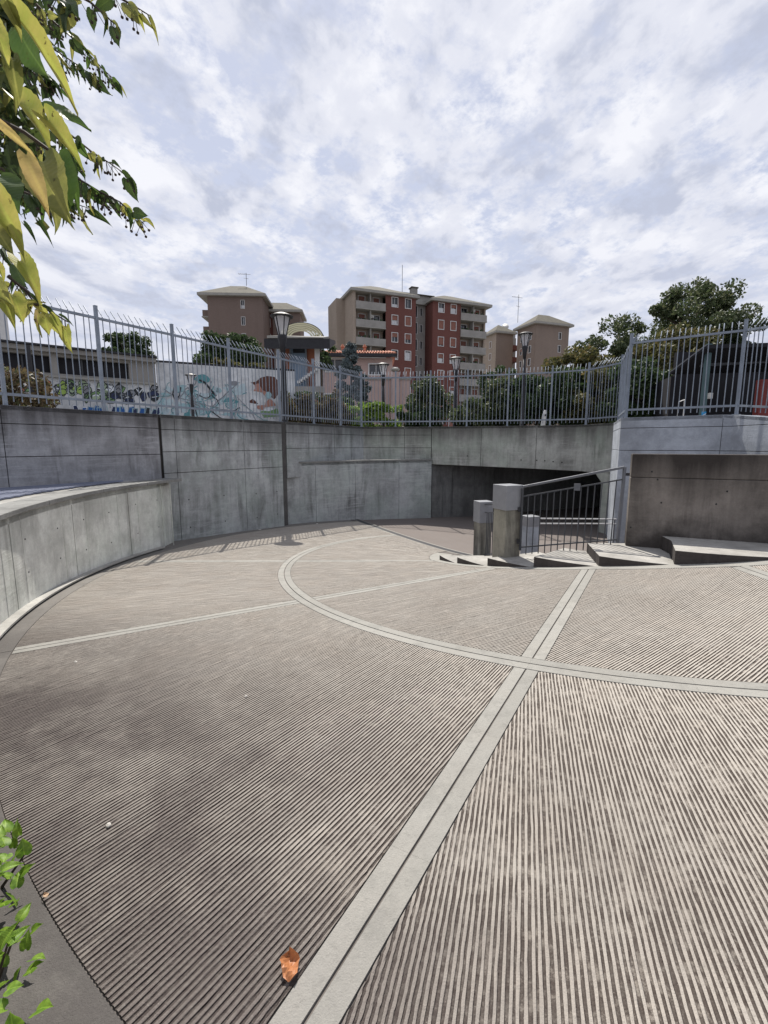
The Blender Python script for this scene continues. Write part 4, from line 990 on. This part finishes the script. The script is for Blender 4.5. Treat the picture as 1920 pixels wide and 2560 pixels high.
# painted shapes: flat paint, a few millimetres proud of the wall
def paint(name, c): 
    if name not in M: M[name] = plain(name, c, .8, .12, 6)
    return M[name]
def on_wall(px, py, w0, nrm, off):
    a = (px-960)/FPX; b = -(py-1280)/FPX
    d = Vector((a, math.cos(PITCH)+b*math.sin(PITCH), -math.sin(PITCH)+b*math.cos(PITCH))); n3 = Vector((nrm.x, nrm.y, 0))
    t = (Vector((w0.x, w0.y, 0))+n3*off).dot(n3)-Vector((0, 0, EYE)).dot(n3); t /= d.dot(n3); return Vector((0, 0, EYE))+d*t
def shape(pts, c, layer, side='m', par=None):
    w0, nr, p = (gw0, gn, mu) if side == 'm' else (hb0, hn, hb); MB().quad(*[on_wall(x, y, w0, nr, .004*layer+.002) for x, y in pts]).build('painted_shape', c, p)
def stroke(pts, wd, c, layer, side='m'):
    w0, nr, p = (gw0, gn, mu) if side == 'm' else (hb0, hn, hb); mb = MB()
    for a, b in zip(pts, pts[1:]):
        dx, dy = b[0]-a[0], b[1]-a[1]; l = math.hypot(dx, dy) or 1; nx_, ny_ = -dy/l*wd/2, dx/l*wd/2
        mb.quad(*[on_wall(x, y, w0, nr, .004*layer+.002) for x, y in ((a[0]+nx_, a[1]+ny_), (b[0]+nx_, b[1]+ny_), (b[0]-nx_, b[1]-ny_), (a[0]-nx_, a[1]-ny_))])
    mb.build('painted_line', c, p)
def blob(cx, cy, rx, ry, n=14, j=.18, rs=random): return [(cx+rx*math.cos(t)*(1+rs.uniform(-j, j)), cy+ry*math.sin(t)*(1+rs.uniform(-j, j))) for t in np.linspace(0, 2*math.pi, n, endpoint=False)]
tealp = paint('mural_pale_blue', (.40, .50, .54)); brown = paint('mural_brown', (.10, .045, .035)); skin = paint('mural_skin', (.36, .19, .15)); teal = paint('mural_teal', (.10, .25, .28)); teal2 = paint('mural_pale_teal', (.28, .42, .46)); blk_ = paint('mural_black', (.03, .035, .04))
grn = paint('mural_lime', (.28, .40, .10)); grn2 = paint('mural_green', (.16, .27, .12)); blu = paint('mural_blue', (.03, .10, .30)); nvy = paint('mural_navy', (.03, .04, .09)); gry = paint('mural_grey', (.20, .21, .23)); wht = paint('mural_white', (.62, .66, .7)); cor = paint('mural_coral', (.42, .16, .10)); yel = paint('mural_yellow', (.55, .33, .05))
# head in profile
shape([(627, 956), (640, 954), (652, 944), (668, 940), (686, 942), (697, 954), (698, 972), (694, 988), (686, 998), (679, 994), (676, 984), (660, 980), (652, 976), (646, 960), (636, 962)], brown, 2)
shape([(636, 962), (646, 958), (656, 975), (668, 981), (664, 992), (655, 981), (634, 977), (638, 970)], skin, 3)
shape(blob(671, 988, 8, 9, 12, .05), teal2, 4); shape([(665, 1004), (675, 996), (684, 1004), (690, 1014), (662, 1018)], skin, 3)
shape([(622, 1003), (632, 997), (640, 1004), (646, 1010), (636, 1009), (625, 1007)], brown, 2); shape([(640, 1014), (662, 1012), (660, 1026), (644, 1022)], skin, 2)
shape([(650, 1030), (672, 1018), (694, 1022), (700, 1040), (660, 1044)], grn2, 3); shape([(655, 1026), (672, 1018), (690, 1022), (672, 1028)], wht, 4)
rs = random.Random(5)
for i in range(60):
    cx, cy = rs.uniform(402, 612), rs.uniform(970, 1044)
    shape(blob(cx, cy, rs.uniform(5, 17), rs.uniform(4, 11), 11, .4, rs), rs.choice([teal2, teal2, tealp, tealp, teal]), 1+(i % 10)*.1)
for i in range(46):
    x, y = rs.uniform(410, 604), rs.uniform(950, 1025); pts = [(x, y)]; vx, vy = rs.uniform(-7, 7), rs.uniform(2, 9)
    for k in range(7): vx += rs.uniform(-5, 5); vy += rs.uniform(-4, 4); x += vx; y += vy; pts.append((x, max(944, min(y, 1050))))
    stroke(pts, rs.uniform(1.2, 2.8), rs.choice([blk_, gry, teal, teal, tealp]), 4+(i % 8)*.1)
stroke([(440, 945), (436, 965), (432, 985), (438, 1000), (448, 990), (452, 968)], 3.5, blk_, 5); stroke([(498, 950), (512, 956), (525, 972), (540, 990)], 4.5, blk_, 5)
shape(blob(505, 948, 18, 12, 12, .3, rs), teal, 2); shape(blob(585, 958, 12, 7, 10, .3, rs), gry, 2)
# letters on the shed wall: angular overlapping pieces with dark outlines
rs = random.Random(21)
def letter(cx, cy, w, h, cols, lay, dark=blk_):
    n = rs.randint(5, 7); t0_ = rs.uniform(0, 6.28); P_ = [(cx+w*.5*math.cos(t0_+6.283*k/n)*rs.uniform(.55, 1.15), cy+h*.5*math.sin(t0_+6.283*k/n)*rs.uniform(.6, 1.1)) for k in range(n)]
    shape(P_, rs.choice(cols), lay, 'h'); stroke(P_+[P_[0]], rs.uniform(1.2, 2.4), dark, lay+.4, 'h')
    stroke([(cx-w*.25, cy+rs.uniform(-h, h)*.2), (cx, cy+rs.uniform(-h, h)*.3), (cx+w*.3, cy+rs.uniform(-h, h)*.3)], rs.uniform(1.5, 3), rs.choice([dark, dark, wht]), lay+.5, 'h')
grn3 = paint('mural_sage', (.30, .38, .26))
for k in range(12): letter(146+rs.uniform(0, 62), 972+rs.uniform(-16, 20), rs.uniform(20, 36), rs.uniform(18, 30), [grn, grn, grn2, grn3], 1.5+k*.12)
for k in range(15): letter(204+rs.uniform(0, 70), 978+rs.uniform(-14, 18), rs.uniform(18, 34), rs.uniform(16, 28), [grn2, grn3, grn3, gry, grn], 1.5+k*.1)
for k in range(20): letter(268+rs.uniform(0, 128), 982+rs.uniform(-16, 20), rs.uniform(18, 34), rs.uniform(16, 30), [gry, gry, nvy, grn2, wht, blk_], 1.5+k*.08)
for k in range(16): letter(10+rs.uniform(0, 130), 978+rs.uniform(-22, 28), rs.uniform(18, 36), rs.uniform(16, 28), [gry, cor, cor, wht, grn2, gry, yel], 1.5+k*.1)
for k in range(16):
    x = 186+k*14.5; a_ = rs.uniform(-5, 9); top = 1011+rs.uniform(0, 7)+k*.3
    shape([(x, 1042), (x+a_, top), (x+a_+rs.uniform(8, 15), top+rs.uniform(-2, 4)), (x+rs.uniform(12, 20), 1042)], rs.choice([blu, blu, nvy, blu, blk_]), 3+(k % 4)*.15, 'h')
    stroke([(x+1, 1040), (x+a_+1, top+1), (x+a_+rs.uniform(9, 13), top+rs.uniform(0, 3)), (x+rs.uniform(10, 18), 1038)], rs.uniform(1.0, 1.9), rs.choice([wht, teal2, teal2]), 4.5, 'h')

# dark pavilion at right
pv = thing('pavilion', (10.5, 14.5, 2.1), 'black canopy pavilion with red end wall at the right edge', 'pavilion')
M['tealp'] = plain('teal_post', (.07, .115, .125), .5, .15, 3)
P0, P1 = at(1676, 928, 14.6), at(1764, 862, 13.2); 
P2 = Vector((14.8, 12.7, P1.z+.1)); P3 = P0+(P2-P1); dn = Vector((0, 0, -.1))
rf = MB(); rf.quad(P0, P1, P2, P3); rf.quad(P3+dn, P2+dn, P1+dn, P0+dn)
for a_, b_ in ((P0, P1), (P1, P2), (P2, P3), (P3, P0)): rf.quad(a_+dn, b_+dn, b_, a_)
rf = rf.build('roof', M['pvdark'], pv)
MB().bar(P0+Vector((0, -.02, -.02)), P1+Vector((0, -.02, -.02)), .03, .035).build('edge_trim', M['gate'], rf)
MB().prism([(P0.x+.05, 14.62), (P0.x+.2, 14.62), (10.2, 18.3), (9.9, 18.3)], 2.1, P0.z-.15).build('side_wall', M['pvdark'], pv)
MB().box((12.4, 14.9, 3.2), (6.6, .15, 2.4)).build('back_wall', M['pvdark'], pv)
for k in range(4): MB().bar((9.3+k*.3, 14.0+k, 3.9), (14.5, 13.6+k, 4.15), .12, .16).build('beam', M['dark'], rf)
pt = MB().box((9.12, 13.45, 3.2), (.12, .12, 2.3)).build('post', M['tealp'], pv); stk = MB()
MB().box((9.12, 13.385, 2.32), (.125, .01, .34)).build('blue_scrawl', paint('scrawl_blue', (.05, .28, .55)), pt)
for z in (2.24, 2.32, 2.40): MB().bar((9.07, 13.375, z-.03), (9.17, 13.375, z+.03), .02).build('white_scrawl', paint('mural_white', (.6, .6, .6)), pt)
MB().box((9.4, 13.6, 2.95), (.09, .09, .16)).build('lamp_box', M['ac'], pv)
rdw = at(1872, 1000, 12.6); MB().box((11.4, 12.9, 2.55), (2.4, .2, 1.5)).build('red_wall', M['red'], pv)
hrl = thing('steel_handrail', (8.35, 12.9, 2.1), 'small pale tube handrail below the pavilion roof edge', 'railing')
MB().tube([(8.05, 12.9, 2.1), (8.08, 12.9, 2.72), (8.36, 13.1, 2.8), (8.36, 13.1, 2.1)], .018, 6).build('tube', M['white'], hrl)
# bollard
bo = thing('marker_post', (5.72, 16.75, 2.12), 'white leaning marker post with green foot behind the fence', 'bollard')
MB().tube([(5.7, 16.8, 2.16), (5.74, 16.8, 2.62), (5.77, 16.8, 2.78)], [.085, .07, .04], 8).build('post', M['white'], bo); MB().tube([(5.7, 16.8, 2.1), (5.7, 16.8, 2.23)], .09, 8).build('foot', paint('foot_green', (.25, .5, .25)), bo); MB().box((5.75, 16.72, 2.6), (.05, .02, .06)).build('mark', M['dark'], bo)

# ------------------------------------------------------------------ lime tree over the camera's left shoulder, with near leaves
def m_big_leaf(name, c1, c2, spot=.5, trans=.5):
    g = G(name); tc = g.N.new('ShaderNodeTexCoord').outputs['Object']; oi = g.N.new('ShaderNodeObjectInfo').outputs['Random']
    off = g.N.new('ShaderNodeVectorMath'); off.operation = 'ADD'; g.L.new(tc, off.inputs[0]); g.L.new(oi, off.inputs[1])
    f = g.rng(g.noise(2.2, detail=5, src=off.outputs[0]), .35, .65); c = g.mix(f, c1, c2)
    x = g.xyz(tc); rib = g.rng(g.math('ABSOLUTE', x[0]), .012, .03)
    c = g.mix(g.math('MULTIPLY', g.math('SUBTRACT', 1., rib), .5), c, tuple(min(1, v*1.5) for v in c2))
    veins = g.N.new('ShaderNodeTexWave'); veins.inputs['Scale'].default_value = 4.2; veins.bands_direction = 'Y'; veins.inputs['Distortion'].default_value = .6; g.L.new(tc, veins.inputs['Vector'])
    c = g.mix(g.math('MULTIPLY', g.rng(veins.outputs['Fac'], .6, 1.), .07), c, tuple(v*.55 for v in c1))
    sp = g.rng(g.noise(7., detail=3, src=off.outputs[0], loc=(3, 3, 3)), .66, .70); c = g.mix(g.math('MULTIPLY', sp, spot), c, (.05, .028, .015))
    g.done(c, .5, spec=.4); g.bump(veins.outputs['Fac'], .08, .02)
    t = g.N.new('ShaderNodeBsdfTranslucent'); g.L.new(c, t.inputs[0]); mx = g.N.new('ShaderNodeMixShader'); mx.inputs[0].default_value = trans
    g.L.new(g.b.outputs[0], mx.inputs[1]); g.L.new(t.outputs[0], mx.inputs[2]); g.L.new(mx.outputs[0], g.out.inputs[0]); return g.m
LEAFM = {'y': m_big_leaf('yellow_lime_leaf', (.42, .37, .10), (.27, .30, .06), .8), 'g': m_big_leaf('green_lime_leaf', (.05, .095, .022), (.085, .135, .03), .4),
         'o': m_big_leaf('olive_lime_leaf', (.16, .18, .045), (.28, .27, .075), .6), 'b': m_big_leaf('beige_bract', (.42, .31, .12), (.34, .27, .09), .3), 'd': m_big_leaf('dark_lime_leaf', (.03, .055, .018), (.055, .085, .022), .3, .35)}
def leaf_mesh(name, mat, width, fold, droop, n=18, m=5, twist=0.):
    """unit-length leaf: tip along +Y, face +Z"""
    v = []; f = []
    for i in range(n+1):
        t = i/n; w = width*(math.sin(math.pi*min(1, t*1.02+.02)**.62)**.85)*(1-.25*t); w = max(w, .004)
        if 0 < i < n: w *= 1+(.035 if i % 2 else -.025)
        for j in range(-m, m+1):
            s = j/m; x = s*w*math.cos(fold); z = abs(s)**1.35*w*math.sin(fold)-droop*t*t+.03*math.sin(5*t+3*s)+.012*math.sin(19*t)*abs(s); y = t-(.10*(abs(s)**1.5) if t < .12 else 0)
            a = twist*t; v.append((x*math.cos(a)-z*math.sin(a), y, x*math.sin(a)+z*math.cos(a)))
    k = 2*m+1
    for i in range(n):
        for j in range(2*m): f.append((i*k+j, i*k+j+1, (i+1)*k+j+1, (i+1)*k+j))
    return mesh(name, v, f, mat, smooth=True)
LM = {}
for key in LEAFM:
    LM[key] = [leaf_mesh('leaf', LEAFM[key], w, fo, dr, twist=tw) for w, fo, dr, tw in ((.36, .35, .25, 0), (.34, .9, .35, .4), (.38, .15, .15, -.3), (.26, 1.1, .3, .2))]
LM['b'] = [leaf_mesh('bract', LEAFM['b'], w, .4, .2, twist=.3) for w in (.11, .13)]
camR = Vector((1, 0, 0)); camU = Vector((0, math.sin(PITCH), math.cos(PITCH))); camF = Vector((0, math.cos(PITCH), -math.sin(PITCH)))
def at_d(px, py, d): return Vector((0, 0, EYE))+(camF+camR*((px-960)/FPX)-camU*((py-1280)/FPX))*d
lime = thing('lime_tree', (-3.4, -.9, -.05), 'lime tree with yellowing leaves hanging in at the upper left', 'tree')
wood = MB(); wood.tube([(-3.4, -.9, -.3), (-3.35, -.8, 1.4), (-3.2, -.5, 3.2), (-3.0, -.2, 5.2)], [.22, .19, .15, .08], 12)
wood.tube([(-3.25, -.6, 2.6), (-2.4, .3, 2.9), (-1.9, .9, 2.85)], [.09, .04, .006], 8); wood.tube([(-3.2, -.5, 3.0), (-2.6, .9, 3.6), (-2.3, 1.7, 3.6), (-2.2, 2.2, 3.4)], [.08, .04, .02, .006], 8)
wood.tube([(-3.25, -.6, 2.2), (-2.5, .2, 2.2), (-1.7, .9, 2.25), (-1.35, 1.2, 2.3)], [.07, .03, .012, .004], 8)
wood.build('trunk', M['bark'], lime, True)
def put_leaf(base, tip, key, var=None, par=None, roll=0., wid=1.):
    base, tip = Vector(base), Vector(tip); y = tip-base; L_ = y.length; y = y/L_
    n0 = -camF+Vector((random.uniform(-.5, .5), random.uniform(-.3, .3), random.uniform(-.2, .6))); x = y.cross(n0).normalized(); z = x.cross(y).normalized()
    x, z = x*math.cos(roll)+z*math.sin(roll), z*math.cos(roll)-x*math.sin(roll)
    me = LM[key][var % len(LM[key])] if var is not None else random.choice(LM[key])
    o = link('leaf' if key != 'b' else 'bract', me, par or lime)
    W = wloc(par or lime); o.matrix_basis = Matrix.Translation(base-W) @ Matrix((x*wid, y, z)).transposed().to_4x4() @ Matrix.Scale(L_, 4); return o
near = [ # base px, tip px, depth, tip depth, kind, variant, roll, width
 ((30, 28), (196, 232), .50, .52, 'y', 3, .5, .9), ((-30, 40), (42, 170), .42, .45, 'y', 0, .2, 1), ((46, 70), (104, 190), .55, .55, 'g', 2, 0, 1), ((10, -10), (60, 100), .48, .5, 'o', 1, .2, 1),
 ((30, 150), (46, 262), .55, .55, 'o', 1, .3, .9), ((46, 256), (128, 326), .62, .60, 'y', 1, .2, 1), ((118, 300), (196, 380), .62, .60, 'y', 1, .4, .8), ((112, 272), (224, 300), .66, .68, 'g', 0, .1, 1.2),
 ((-10, 300), (92, 392), .45, .47, 'b', 0, 0, 1.2), ((64, 386), (120, 530), .5, .5, 'b', 1, .2, 1.3), ((104, 404), (150, 536), .58, .56, 'o', 0, .1, 1), ((140, 398), (180, 520), .62, .6, 'g', 1, .4, 1), ((176, 430), (200, 530), .66, .66, 'g', 3, .2, 1),
 ((-16, 480), (58, 618), .5, .5, 'y', 1, .3, 1), ((-20, 560), (28, 625), .5, .5, 'o', 0, .2, 1), ((-10, 440), (40, 520), .62, .6, 'g', 2, .2, 1), ((50, 652), (102, 732), .62, .6, 'y', 1, .6, .9), ((40, 662), (58, 720), .66, .66, 'd', 2, 0, 1.2),
 ((44, 634), (82, 646), .7, .7, 'd', 0, .9, .9), ((60, 560), (92, 600), .8, .8, 'd', 3, .2, 1), ((96, 552), (130, 606), .8, .8, 'd', 3, .4, .8), ((130, 520), (150, 576), .75, .75, 'o', 1, .3, 1),
 ((4, 742), (34, 800), .7, .68, 'y', 1, .2, 1), ((30, 735), (60, 802), .7, .7, 'y', 0, .5, 1), ((56, 770), (98, 740), .75, .75, 'y', 1, .2, 1), ((-10, 700), (20, 760), .66, .66, 'o', 0, .1, 1), ((76, 738), (106, 764), .75, .75, 'd', 3, .6, .9),
 ((108, 768), (148, 790), .8, .8, 'd', 3, .8, .9), ((150, 790), (182, 806), .85, .85, 'd', 3, .6, .8), ((112, 788), (120, 836), .8, .8, 'y', 0, .2, 1.1), ((126, 790), (158, 838), .8, .8, 'y', 1, .3, 1), ((92, 775), (90, 815), .8, .8, 'b', 1, .2, 1.5), ((-6, 660), (14, 700), .6, .6, 'y', 1, .3, 1)]
for (a, b, d0, d1, k_, v_, r_, w_) in near: put_leaf(at_d(a[0], a[1], d0), at_d(b[0], b[1], d1), k_, v_, None, r_, w_)
def twig(pts, d0, d1, nleaf, size, kinds, par=None, berries=2):
    """a twig through photo points with hanging leaves and small fruits"""
    P = [at_d(x, y, d0+(d1-d0)*i/(len(pts)-1)) for i, (x, y) in enumerate(pts)]; tw = MB(); tw.tube(P, [.004-.0028*i/(len(P)-1) for i in range(len(P))], 5)
    for i in range(nleaf):
        f = (i+.6)/nleaf*(len(P)-1); k = min(int(f), len(P)-2); p = P[k].lerp(P[k+1], f-k)
        L_ = size*random.uniform(.6, 1.15); d = Vector((random.uniform(-.5, .75), random.uniform(-.5, .5), -1+random.uniform(-.2, .9))).normalized()
        st_ = p+d*.012; tw.tube([p, st_], .0012, 4, False); put_leaf(st_, st_+d*L_, random.choice(kinds), None, par, random.uniform(-.8, .8), random.uniform(.8, 1.1))
        if random.random() < .3*berries:
            for q_ in range(3):
                e_ = p+Vector((random.uniform(-.015, .03), random.uniform(-.02, .02), -.03-random.random()*.02)); tw.tube([p, e_], .0008, 4, False); MB().lathe(e_, [(.001, -.004), (.0038, -.002), (.0042, .001), (.001, .004)], 6).build('fruit', M['twig'], par or lime)
    o_ = tw.build('twig', M['twig'], par or lime); o_['kind'] = 'stuff'
K1 = 'ddgod'; K2 = 'ddoyg'
twig([(90, 10), (140, 60), (200, 110), (250, 165), (292, 205)], 1.5, 1.8, 22, .055, K1); twig([(60, 60), (130, 120), (190, 160), (240, 195)], 1.6, 1.8, 20, .06, K1)
twig([(120, -30), (160, 0), (190, 30)], 1.1, 1.1, 8, .06, K1); twig([(180, -20), (225, 5), (270, 45), (286, 60)], 1.2, 1.2, 7, .055, 'ddoo'); twig([(230, -30), (300, -5), (340, 18), (376, 40)], 1.2, 1.25, 6, .06, 'dooy')
twig([(120, 300), (180, 340), (230, 380), (270, 405), (320, 440)], 1.3, 1.5, 12, .06, K2); twig([(140, 420), (200, 450), (250, 480), (300, 505), (360, 560)], 1.3, 1.4, 17, .058, K2)
twig([(60, 480), (110, 500), (160, 500), (220, 520)], 1.4, 1.5, 16, .06, K1); twig([(0, 600), (40, 650), (60, 680)], .9, .95, 5, .05, K2); twig([(20, 690), (70, 730), (110, 770), (170, 805)], .85, .9, 9, .045, 'yyod')
twig([(-20, 300), (60, 330), (130, 380), (200, 400)], 1.6, 1.7, 22, .06, K1); twig([(-10, 130), (60, 160), (110, 190), (150, 215)], 1.7, 1.8, 22, .06, K1); twig([(0, 420), (50, 450), (90, 500)], 1.5, 1.6, 16, .06, K1)
MB().tube([at_d(-20, 290, .5), at_d(60, 330, .52), at_d(118, 372, .55)], .0022, 5).build('twig', M['twig'], lime)
cs = []; rr = []
for i in range(120):
    px, py = random.uniform(-260, 100), random.uniform(-160, 520)
    if px > 90-abs(py-320)*.12 and random.random() < .7: px -= 130
    cs.append(at_d(px, py, random.uniform(1.9, 3.0))); rr.append(random.uniform(.10, .17))
for i in range(130): cs.append(Vector((-3.6, -.6, 4.6))+Vector((random.gauss(0, 1.1), random.gauss(0, 1.1), random.gauss(0, .8)))); rr.append(random.uniform(.2, .35))
M['lf_lin'] = m_leaf('lime_foliage', (.028, .045, .016), (.065, .095, .025), (.16, .16, .04), .35)
leaf_cloud('crown', cs, rr, 34, .05, M['lf_lin'], lime, elong=1.4)

# ------------------------------------------------------------------ hedge at the lower left and fallen leaves
hg = thing('hedge', (-1.5, 1.2, -.1), 'bright green broad-leaved hedge at the lower left corner', 'hedge')
HM = m_big_leaf('hedge_leaf', (.10, .20, .02), (.22, .34, .045), .15, .45); HL_ = [leaf_mesh('leaf', HM, w, fo, dr) for w, fo, dr in ((.42, .3, .25), (.46, .15, .1), (.40, .5, .3))]
stem = MB()
for i in range(300):
    # the hedge face runs along the edge strip; the body lies behind it
    f = random.uniform(-.15, 1.5); dep = random.random()**1.5*.24; z = random.uniform(.02, .36)
    x = -1.40+.46*f-.77*dep-.25*(z-.2)*0; y = 1.50-.55*f-.64*dep; x -= (z-.2)*.45*.6; y -= (z-.2)*.45*.6; p = Vector((x, y, z))
    d = Vector((random.uniform(-.6, .8), random.uniform(-.5, .7), random.uniform(.1, 1.1))).normalized(); L_ = random.uniform(.038, .062)
    xx = d.cross(Vector((random.uniform(-.4, .4), random.uniform(-.4, .4), 1))).normalized(); zz = xx.cross(d)
    o = link('leaf', random.choice(HL_), hg); o.matrix_basis = Matrix.Translation(p-wloc(hg)) @ Matrix((xx, d, zz)).transposed().to_4x4() @ Matrix.Scale(L_, 4)
    if i % 9 == 0: stem.tube([(x-.1, y, -.1), p], [.006, .003], 5)
stem.build('stem', M['twig'], hg)
M['lf_hin'] = m_leaf('hedge_inner', (.03, .06, .012), (.09, .15, .025), None, .3)
hc = []
for i in range(60): f = random.uniform(-.2, 1.5); dep = random.uniform(.12, .5); hc.append((-1.40+.46*f-.77*dep, 1.50-.55*f-.64*dep, random.uniform(-.05, .24)))
leaf_cloud('foliage', hc, [.12]*60, 26, .05, M['lf_hin'], hg)
def dry_leaf(px, py, L_, rot, label, c):
    # on the ramp, where the photo shows it
    best = None
    for k in range(40, 900):
        p = at_d(px, py, k*.01)
        if p.z <= float(zg(p.x, p.y))+.004: best = p; break
    m = m_big_leaf('dry_leaf', c, tuple(v*.55 for v in c), .5, .2); rs = random.Random(px); v = []; f = []; n, w = 8, 6
    for i in range(n+1):
        t = i/n; W = .42*math.sin(math.pi*min(1, t*.95+.05))**.7*(1+rs.uniform(-.18, .18))
        for j in range(-w//2, w//2+1):
            s = j/(w/2); v.append(((s*W), t-.5, .16*abs(s)**1.6+.10*math.sin(6*t+2*s)+rs.uniform(0, .07)))
    for i in range(n):
        for j in range(w): f.append((i*(w+1)+j, i*(w+1)+j+1, (i+1)*(w+1)+j+1, (i+1)*(w+1)+j))
    t_ = thing('fallen_leaf', best, label, 'leaf'); o = link('blade', mesh('blade', [Vector(q)*L_ for q in v], f, m), t_); o.location = (0, 0, .012); o.rotation_euler = (.15, .1, rot)
    st_ = MB(); a = Vector((-math.sin(rot)*.5*L_, math.cos(rot)*.5*L_, .014)); st_.tube([a, a*1.5+Vector((.004, 0, .006))], .0012, 5); s_ = st_.build('stalk', M['twig'], t_); s_.location = (0, 0, 0)
dry_leaf(724, 2424, .075, .25, 'crumpled orange-brown leaf lying on the grooves beside the smooth band', (.42, .17, .07))
dry_leaf(115, 2246, .02, 1.2, 'tiny pale dry leaf at the grooved edge near the hedge', (.55, .38, .25))

# ------------------------------------------------------------------ steel grating let into the ledge
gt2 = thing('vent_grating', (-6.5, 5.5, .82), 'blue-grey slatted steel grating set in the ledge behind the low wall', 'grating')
M['grate'] = plain('grating_steel', (.20, .22, .29), .5, .15, 4, .2); M['slot_shade'] = plain('slot_shade_dark', (.02, .021, .03), .9, .2, 3)
w0, w1 = LW[0], Vector((-4.9, 10.1)); wt = (w1-w0).normalized(); wn = Vector((wt.y, -wt.x)); WL = (w1-w0).length
def run_end(d):
    s_ = WL
    while s_ > 2 and (w0+wt*s_+wn*d-Vector((CX, CY))).length < RWALL+.62: s_ -= .05
    return s_
k = 0; d = .22; slot_shade = MB(); prev = None
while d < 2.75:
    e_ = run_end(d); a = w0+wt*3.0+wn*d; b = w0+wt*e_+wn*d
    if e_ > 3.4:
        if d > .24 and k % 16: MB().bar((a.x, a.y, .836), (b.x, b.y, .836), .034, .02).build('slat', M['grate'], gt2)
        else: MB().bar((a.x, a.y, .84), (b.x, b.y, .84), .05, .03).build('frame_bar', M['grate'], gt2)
        if prev: slot_shade.quad((prev[0].x, prev[0].y, .8195), (a.x, a.y, .8195), (b.x, b.y, .8195), (prev[1].x, prev[1].y, .8195))
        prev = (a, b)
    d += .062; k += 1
slot_shade.build('slot_shade_sheet', M['slot_shade'], gt2)  # near-black sheet just under the slats, painting in the shade of the slots
# small stones on the ramp
pb_me = []
for q in range(3):
    rs = random.Random(q); b_ = MB(); b_.lathe((0, 0, 0), [(.004, 0), (.010+rs.random()*.004, .003), (.009, .008), (.003, .011+rs.random()*.004)], 7); pb_me.append(mesh('pebble', b_.v, b_.f, plain('pebble_pale', (.42, .40, .37), .8, .1, 30)))
for q, (r, th, sc_, lb) in enumerate([(5.0, 196, 1, 'tiny pale stone inside the curved band left of the steps'), (7.1, 226, 1, 'tiny pale stone in the middle of the left grooved panel'), (7.9, 214, 1, 'tiny pale stone near the outer end of the left radial band'),
        (7.0, 250, 1, 'tiny pale stone on the right-hand grooved panel'), (8.1, 230, 1.2, 'pale stone on the dirty grooves above the hedge'), (8.5, 150, 3, 'pale litter scrap at the foot of the tall wall, left of the lamp'), (8.4, 136, 3, 'pale litter scrap in the wall shadow, right of the lamp')]):
    x, y = pol(r, th); o = link('pebble' if q < 5 else 'litter_scrap', pb_me[q % 3], None, (x, y, float(zg(x, y))+.0005), q*1.3); o.scale = (1.2*sc_, .9*sc_, .8*sc_**.6)
    tag(o, lb, 'pebble' if q < 5 else 'litter', 'loose scraps on the ramp')

for t_, z_ in ((172, .45), (172, -.1), (176.5, .45), (176.5, -.1), (182, .42), (182, -.1), (187, .42), (187, -.05), (192, .42), (192, 0), (198, .45), (198, .05), (204, .45), (204, .1)):
    a_, b_ = pol(RWALL+.01, t_), pol(RWALL-.004, t_); MB().tube([(*a_, z_), (*b_, z_)], .011, 8).build('tie_hole', M['tie'], lw)
for f_, z_ in ((.15, .3), (.15, -.35), (.42, .3), (.42, -.35), (.7, .25), (.7, -.4), (.9, .25), (.9, -.4)):
    p_ = cut(LW, 0, s1+.03+(s2-s1)*f_)[-1]; a_ = p_+Vector((-.86, .5))*.01; b_ = p_+Vector((.86, -.5))*.004
    MB().tube([(a_.x, a_.y, z_), (b_.x, b_.y, z_)], .016, 8).build('tie_hole', M['tie'], tall)
